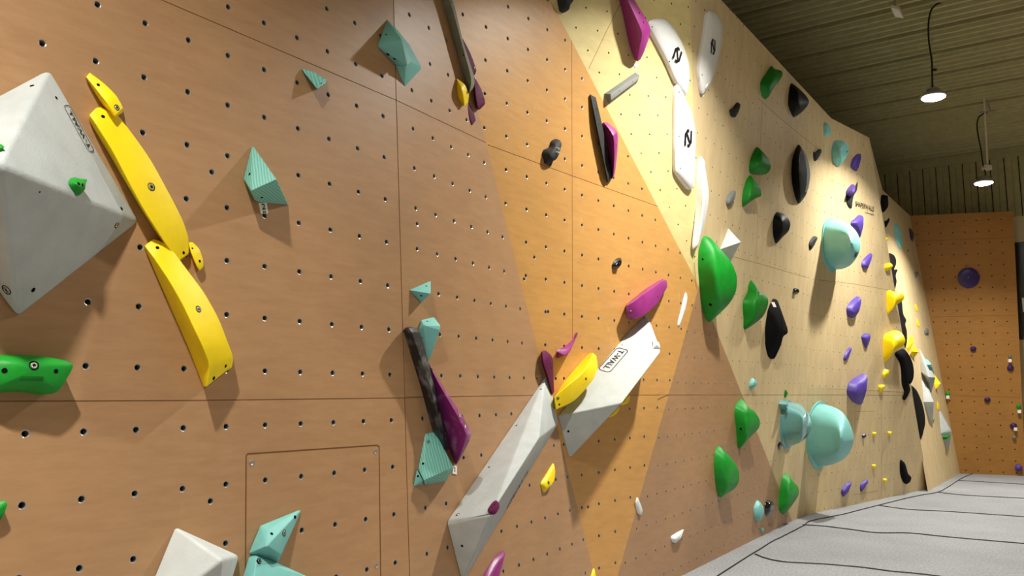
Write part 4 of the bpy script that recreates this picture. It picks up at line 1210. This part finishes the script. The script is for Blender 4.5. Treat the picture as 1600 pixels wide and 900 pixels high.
blob(F3l, [(1348, 678.5), (1352.5, 679), (1353.5, 682), (1350, 685), (1347, 683)], 'indigo', 'tiny dark violet knob hold left of the yellow pins', 'tiny holds on the pale wall', .5)
g_pin = 'tiny yellow knobs low on the pale wall'
for (x, y), lb in (((1366.5, 678.5), 'tiny yellow knob just right of the tiny dark violet one'), ((1390.5, 677.5), 'tiny yellow knob nearest the long black blade'),
                   ((1366, 729), 'tiny yellow knob above the slimmer low violet hold'), ((1383, 751), 'lowest tiny yellow knob, left of the low black hold')):
    blob(F3l, [(x-3, y-3), (x+2.5, y-3), (x+3.2, y-.5), (x+1, y+3), (x-2, y+3.5), (x-3.2, y)], 'yellow', lb, g_pin, .5)
g_yp = 'yellow holds at the free edge of the pale wall'
blob(F3u, [(1382, 577), (1389, 578), (1390.5, 581), (1388, 586), (1380.5, 591.5), (1379, 584)], 'yellow', 'small yellow knob below the big yellow hold, upper of two', g_yp, .5)
blob(F3u, [(1373, 601.5), (1381.5, 601), (1382.5, 605), (1375, 614.5), (1373, 608)], 'yellow', 'small yellow knob below the big yellow hold, lower of two', g_yp, .5)
blob(F3u, [(1386, 456), (1391, 453), (1396, 456.5), (1402, 455.5), (1409, 458), (1413, 464), (1410, 470), (1400, 477), (1387.5, 490.5), (1386, 484), (1385.5, 470)], 'yellow', 'heart shaped yellow hold at the free edge of the pale wall', g_yp, .6)
blob(F3u, [(1381, 525), (1391, 518), (1400, 516), (1409, 520), (1414.5, 531), (1411, 541), (1398, 549), (1387, 558), (1382.5, 566.5), (1380.5, 558), (1380, 540)], 'yellow', 'biggest yellow hold at the free edge, under the heart shaped one', g_yp, .65)
blob(F3u, [(1383, 413), (1391, 410.5), (1395, 415), (1392, 420), (1385, 423.5), (1382, 419)], 'yellow', 'round yellow knob over the edge above the heart shaped hold', g_yp, .55)
blob(F3u, [(1384.5, 371.5), (1388, 372), (1388, 375), (1385, 375.5)], 'yellow', 'tiny yellow dot hold highest on the free edge', g_yp, .4)
blob(F3l, [(1407, 718.5), (1414, 724), (1417, 733), (1419, 740), (1424, 746), (1422, 753), (1416, 756.5), (1411, 753), (1407, 742), (1406, 730)], 'black', 'black boot shaped hold low near the free edge', 'black holds along the free edge', .4)
# lettering on the pale wall
def wall_letters():
    n = F3u.n
    a, b = F3u.hit(1336.5, 322, .003), F3u.hit(1365.5, 331, .003)
    c = F3u.hit(1336.5, 312.5, .003)
    er = (b-a).normalized(); eu = (c-a); H = eu.length; eu = (eu-er*eu.dot(er)).normalized()
    text_on(wc, a, er, eu, n, 'SHAPERWALLS', H*.85, 'ink', 'lettering', (b-a).length, .001, .012)
    a2, b2 = F3u.hit(1352, 334, .003), F3u.hit(1365.5, 338, .003)
    text_on(wc, a2, (b2-a2).normalized(), eu, n, 'ecoscapes', H*.35, 'ink', 'small_lettering', (b2-a2).length, .001, .0)
wall_letters()

# ================================================================== FAR PALE WALL
g_bk = 'black holds along the free edge'
blob(G, [(1374, 306), (1386, 305.5), (1387.5, 309), (1387.5, 323), (1379, 331.5)], 'black', 'black angular hold under the top edge of the far pale wall', g_bk, .4, power=3)
blob(G, [(1382, 346), (1386, 344), (1389, 340.5), (1390, 344), (1387, 351), (1384, 355.5)], 'black', 'small black forked hold at the top of the far pale wall', g_bk, .35)
blob(G, [(1388, 396), (1396, 398), (1400, 405), (1400, 413), (1396, 423), (1399.5, 421), (1402.5, 422), (1399.5, 430), (1401, 440), (1398, 453), (1396, 445), (1391, 425), (1388, 410)], 'black', 'ragged black hold behind the round yellow knob', g_bk, .3)
blob(G, [(1402, 476), (1409, 471.5), (1411, 490), (1416, 500), (1414.5, 507), (1417, 518), (1417, 535), (1414, 544), (1410, 530), (1401, 515), (1401, 507), (1406, 509), (1404, 490)], 'black', 'black hold behind and between the two big yellow holds', g_bk, .3)
blob(F3u, [(1398, 552.5), (1411, 544.5), (1420, 554), (1426, 567), (1428, 580), (1427, 592), (1422.5, 600), (1420, 592), (1419.5, 600), (1422.5, 608), (1420, 616), (1414, 625.5), (1410, 622), (1413, 612), (1409, 600), (1408, 580), (1406, 567)], 'black', 'long wavy black hold under the biggest yellow hold', g_bk, .3, spine=((1412, 560), (1419, 595)))
blob(G, [(1423.5, 603), (1433, 611), (1441, 630), (1445, 648), (1445.5, 662), (1443, 674), (1438.5, 686), (1435, 675), (1431, 655), (1427, 630)], 'black', 'long black blade hold, lowest of the chain at the free edge', g_bk, .35)
blob(G, [(1397, 351), (1403, 351.5), (1407, 359), (1410, 378), (1406.5, 389.5), (1402, 382), (1398.5, 370)], 'dome', 'long turquoise hold high on the far pale wall', 'turquoise holds on the far pale wall', .3)
blob(G, [(1420.5, 357), (1425, 359), (1428, 366), (1427.5, 372), (1425.5, 377.5), (1422.5, 372)], 'indigo', 'dark violet hold high in the far corner', None, .3)
blob(G, [(1429, 427), (1433, 424), (1435.5, 428), (1434, 431), (1431.5, 435), (1430, 431)], 'slate', 'small grey forked hold on the far pale wall, upper of two', 'small grey holds on the far pale wall', .3)
blob(G, [(1444, 518), (1448, 512), (1451.5, 516), (1451.5, 523), (1449, 519), (1446, 524)], 'slate', 'small grey forked hold on the far pale wall, lower of two', 'small grey holds on the far pale wall', .3)
blob(G, [(1418, 389), (1420, 391), (1419, 394), (1417.5, 392)], 'slate', 'tiny grey dot hold right of the long turquoise one', 'small grey holds on the far pale wall', .3)
g_yg = 'yellow holds on the far pale wall'
blob(G, [(1430, 474), (1433, 478), (1434, 485), (1431.5, 486), (1430, 480)], 'yellow', 'faint thin yellow hold, upper of two slivers on the far pale wall', g_yg, .2)
blob(G, [(1433, 498), (1435, 502), (1437, 510), (1434, 510), (1432, 503)], 'yellow', 'faint thin yellow hold, lower of two slivers on the far pale wall', g_yg, .2)
vol(G, [(1418, 530, 0), (1423, 525, 0), (1428.5, 533, .09), (1420, 552, 0), (1416, 544, 0), (1427, 528, .02)], 'yellow', 'yellow faceted hold right of the biggest yellow hold', g_yg, .003)
vol(G, [(1428, 538, 0), (1435, 550, .10), (1427, 561, 0), (1422, 553, 0), (1425, 549, .05)], 'yellow', 'bright yellow pointed hold directly above the far grey volumes', g_yg, .003)
v1 = vol(G, [(1436, 544, 0), (1439, 581, 0), (1455, 615, 0), (1461.5, 590, .16), (1447, 562, .02), (1451, 589, .14)], 'grey', 'upper far grey volume with a turquoise hold on its edge', 'three far grey volumes', .004, 'climbing_volume', 'climbing volume')
blob(G, [(1447, 561), (1453, 566), (1459, 580), (1459, 585), (1455, 580), (1449, 570)], 'dome', 'turquoise hold on the edge of the upper far grey volume', 'turquoise holds on the far pale wall', hmax=.16)
vol(G, [(1460, 585, 0), (1470, 599, .11), (1461.5, 609, 0), (1460, 600, 0)], 'yellow', 'yellow pointed hold right of the upper far grey volume', g_yg, .003)
vol(G, [(1440, 592, 0), (1443, 628, 0), (1457, 669, 0), (1459, 628, .16), (1451, 606, .03)], 'grey', 'middle far grey volume, light above and dark below', 'three far grey volumes', .004, 'climbing_volume', 'climbing volume')
vol(G, [(1467, 641, 0), (1470, 677, 0), (1482, 706, 0), (1487, 674, .15), (1470, 642, .01), (1484, 671, .13)], 'grey', 'lowest far grey volume with a green hold on its dark side', 'three far grey volumes', .004, 'climbing_volume', 'climbing volume')
blob(G, [(1475, 685), (1479, 679), (1484, 677), (1485, 682), (1480, 684), (1477, 687)], 'green', 'small green hold on the lowest far grey volume', 'green holds far back', hmax=.14)
blob(G, [(1457, 657), (1460, 654), (1459.5, 658), (1457, 660)], 'green', 'tiny green hold at the tip of the middle far grey volume', 'green holds far back', .3)
blob(G, [(1465, 627), (1467.5, 631), (1468, 639), (1465.5, 641), (1464.5, 634)], 'yellow', 'slim yellow hold on top of the lowest far grey volume', g_yg, .2)

# ================================================================== BACK WALL
def kb(x, y, rx, ry, mat, label, group, h=.07, **kw):
    pts = [(x+rx*math.cos(a), y+ry*math.sin(a)) for a in [i*math.pi/5 for i in range(10)]]
    bm_h = h
    return blob(K, pts, mat, label, group, hmax=h*.6, flat=True, peak=1.8, apex=(x, y-ry*.1), **kw)
g_kv = 'violet knobs on the back wall'
dk = kb(1513.5, 434, 17.3, 16, 'indigo', 'large dark violet disc hold high on the back wall', None, .05, power=2.4)
bolts(dk, [(1513, 433.5, .012, 'b')])
kb(1521, 545, 4.6, 3.8, 'indigo', 'violet knob hold below the large disc on the back wall', g_kv)
kb(1579, 575, 5.2, 4.4, 'indigo', 'violet knob hold under the white one near the back wall\'s free side', g_kv)
kb(1543, 624.5, 4.8, 3.6, 'indigo', 'violet knob hold in the middle of the lower back wall', g_kv)
kb(1584, 665.5, 5.4, 4.2, 'indigo', 'violet knob hold with a white card, above the pale ball', g_kv)
kb(1592, 731, 5.6, 5.6, 'violet', 'round violet ball hold lowest on the back wall, at the mats', g_kv, .10)
kb(1578.3, 557, 2.4, 3, 'slate', 'small grey knob hold above a white card on the back wall', 'pale knobs on the back wall')
kb(1585, 684, 3, 3, 'slate', 'small pale ball hold low on the back wall', 'pale knobs on the back wall')
kb(1481, 615.5, 3.4, 4, 'green', 'green knob hold at the corner of the back wall', 'green knobs on the back wall')
kb(1592, 635.5, 3.4, 4.2, 'green', 'green knob hold near the free side of the back wall', 'green knobs on the back wall')
for x, y, lb in ((1578.3, 563.5, 'white card under the small grey knob on the back wall'), (1481, 620.5, 'white card under the green knob at the corner'), (1593, 643, 'white card under the green knob near the free side'), (1587, 670.5, 'white card under the violet knob on the back wall')):
    number_tag(K, [(x-2.4, y-2.4), (x+2.4, y-2.4), (x+2.4, y+2.6), (x-2.4, y+2.6)], lb, None, 'white cards on the back wall', .09)
# ------------------------------------------------------------------ lamps
def spot(loc, power, r=0.12):
    l = bpy.data.lights.new('lamp_light', 'AREA'); l.shape = 'DISK'; l.size = r*2; l.energy = power
    l.color = (1.0, 0.975, 0.90); l.spread = math.radians(130)
    o = bpy.data.objects.new('lamp_light', l); C.objects.link(o); o.location = loc
    return o
LA = CEIL.hit(1481, 3)          # where the first visible lamp's cable leaves the ceiling
LB = CEIL.hit(1541, 152)
def lamp_center(att, px, py):
    d = ray(px, py); t = (att.y-CAM.y)/d.y
    return CAM + d*t
L1 = lamp_center(LA, 1458.5, 152); L2 = lamp_center(LB, 1537, 286)
print('lamps', L1, L2, (L2-L1).length)
step = L2 - L1; step.z = 0
def high_bay(c, label, cable_pts):
    t = empty('ceiling_lamp', c + Vector((0, 0, 0.05)))
    t['label'] = label; t['category'] = 'ceiling lamp'; t['group'] = 'round hanging lamps over the climbing wall'
    bm = bmesh.new()
    lathe(bm, c, Vector((0, 0, 1)), [(0.155, 0.0), (0.168, 0.012), (0.168, 0.03), (0.14, 0.052), (0.085, 0.072), (0.08, 0.115), (0.05, 0.13), (0.02, 0.14)], 32)
    link('lamp_housing', finish(bm, 'lamp_housing'), 'lampmetal', t)
    bm = bmesh.new()
    lathe(bm, c, Vector((0, 0, 1)), [(0.03, -0.036), (0.10, -0.03), (0.145, -0.012), (0.15, 0.002)], 32)
    link('lamp_diffuser', finish(bm, 'lamp_diffuser'), 'lamp_on', t)
    bm = bmesh.new()
    tube(bm, [c + Vector((0.03*math.cos(a), 0, 0.165 + 0.03*math.sin(a))) for a in [i*math.pi/6 for i in range(13)]], 0.006, 6)
    link('hook', finish(bm, 'hook'), 'lampmetal', t)
    if cable_pts:
        bm = bmesh.new(); tube(bm, cable_pts, 0.012, 8)
        link('cable', finish(bm, 'cable'), 'cable', t)
    return t
def spline(P, n=10):
    out = []
    for i in range(len(P)-1):
        a = P[max(0, i-1)]; b = P[i]; c = P[i+1]; d = P[min(len(P)-1, i+2)]
        for s in range(n):
            t = s/n
            out.append(0.5*((2*b) + (c-a)*t + (2*a-5*b+4*c-d)*t*t + (3*b-a-3*c+d)*t*t*t))
    out.append(P[-1]); return out
def at_depth(px, py, y):
    d = ray(px, py); return CAM + d*((y-CAM.y)/d.y)
cp1 = [at_depth(x, y, L1.y) for x, y in ((1473, 3), (1463, 7), (1455, 16), (1451, 34), (1451, 60), (1454, 82), (1456, 97), (1456.5, 120), (1457, 137))]
lampA = high_bay(L1, 'nearer of the two lit round lamps, hanging on a long black cable', spline(cp1))
bm = bmesh.new(); tube(bm, [at_depth(1455.5, 2, L1.y+0.05), at_depth(1456.5, 60, L1.y+0.05), at_depth(1457.5, 137, L1.y)], 0.0035, 5)
link('hanging_wire', finish(bm, 'hanging_wire'), 'lampmetal', lampA)
bm = bmesh.new(); box(bm, at_depth(1457, 109, L1.y)+Vector((0.03, 0, 0)), Vector((.05, 0, 0)), Vector((0, .03, 0)), Vector((0, 0, .025)))
link('cable_clip', finish(bm, 'cable_clip'), 'cable', lampA)
bm = bmesh.new(); box(bm, at_depth(1478, 3, L1.y), Vector((.26, 0.05, 0)), Vector((-.01, .05, 0)), Vector((0, 0, .03)))
link('ceiling_clamp', finish(bm, 'ceiling_clamp'), 'lampmetal', lampA)
cp2 = [at_depth(x, y, L2.y) for x, y in ((1543, 175), (1536, 178), (1529, 184), (1526.5, 197), (1529, 215), (1533, 235), (1535, 252), (1537, 262), (1540, 272), (1537.5, 276))]
lampB = high_bay(L2, 'farther of the two lit round lamps, hanging from a rigid rod and bracket', spline(cp2))
bm = bmesh.new(); tube(bm, [at_depth(1537, 145, L2.y), at_depth(1538.5, 176, L2.y), at_depth(1543, 255, L2.y)], 0.016, 8)
link('suspension_rod', finish(bm, 'suspension_rod'), 'lightbox', lampB)
bm = bmesh.new()
tube(bm, spline([at_depth(x, y, L2.y) for x, y in ((1537, 145), (1543, 144), (1549, 145), (1547, 152), (1542, 156), (1545, 165), (1549, 174), (1554, 174))], 4), 0.012, 6)
tube(bm, [at_depth(1530, 176, L2.y), at_depth(1556, 173, L2.y)], 0.016, 6)
link('bracket', finish(bm, 'bracket'), 'lampmetal', lampB)
bm = bmesh.new(); cbx = at_depth(1542, 262, L2.y)
box(bm, cbx, Vector((.13, .03, -.01)), Vector((-.03, .1, 0)), Vector((.01, 0, .09)))
link('driver_box', finish(bm, 'driver_box', bevel=0.008), 'lightbox', lampB)
# emergency light
e = at_depth(1402, 18, L1.y-0.3)
em = empty('emergency_light', e); em['label'] = 'unlit white rectangular light fitting hanging under the sheet ceiling, before the round lamps'; em['category'] = 'emergency light'
bm = bmesh.new(); box(bm, e, Vector((.13, .02, -.02)), Vector((.10, .10, -.085)), Vector((.02, .02, .06)))
link('light_case', finish(bm, 'light_case', bevel=0.01), 'lightbox', em)
bm = bmesh.new(); tube(bm, [e + Vector((-0.02, 0, .03)), e + Vector((-0.03, 0, .3))], 0.012, 8)
link('stem', finish(bm, 'stem'), 'lampmetal', em)

down = Vector((0, 0, -0.06))
PW = 185
spot(L1+down, PW); spot(L2+down, PW)
for k in (1.28, 2.70, 4.10):            # the same row of lamps carries on towards and past the camera
    c = L1 - step*k + (Vector((0.25, -0.18, 0)) if k < 2 else Vector((0.62, -0.44, 0))); spot(c+down, PW*1.3)
    tag_c = high_bay(c, '%s hanging lamp of the row that carries on over the camera' % ('nearest', 'second', 'third')[{1.28: 0, 2.70: 1}[k] if k < 4 else 2], [c+Vector((0, 0, .2)), Vector((c.x, c.y, ZC-0.02))])
for off in (5.5, 11.0):  # unseen rows of lamps added as soft fill light
    for k in (-1, 0.4, 1.8, 3.2):
        c = L1 - step*k + dR*off; spot(c + down, PW*0.25)
        high_bay(c, 'unseen fill lamp added in dim rows over the middle of the hall', [c+Vector((0, 0, .2)), Vector((c.x, c.y, ZC-0.02))])['group'] = 'added fill lamps over the middle of the hall'
w = bpy.data.worlds.new('world'); sc.world = w; w.use_nodes = True
w.node_tree.nodes['Background'].inputs[0].default_value = (0.9, 0.85, 0.7, 1)
w.node_tree.nodes['Background'].inputs[1].default_value = 0.03
sc.view_settings.view_transform = 'Standard'
sc.view_settings.look = 'None'
sc.view_settings.exposure = 0.0
sc.view_settings.gamma = 1.0
sc.view_settings.use_curve_mapping = False
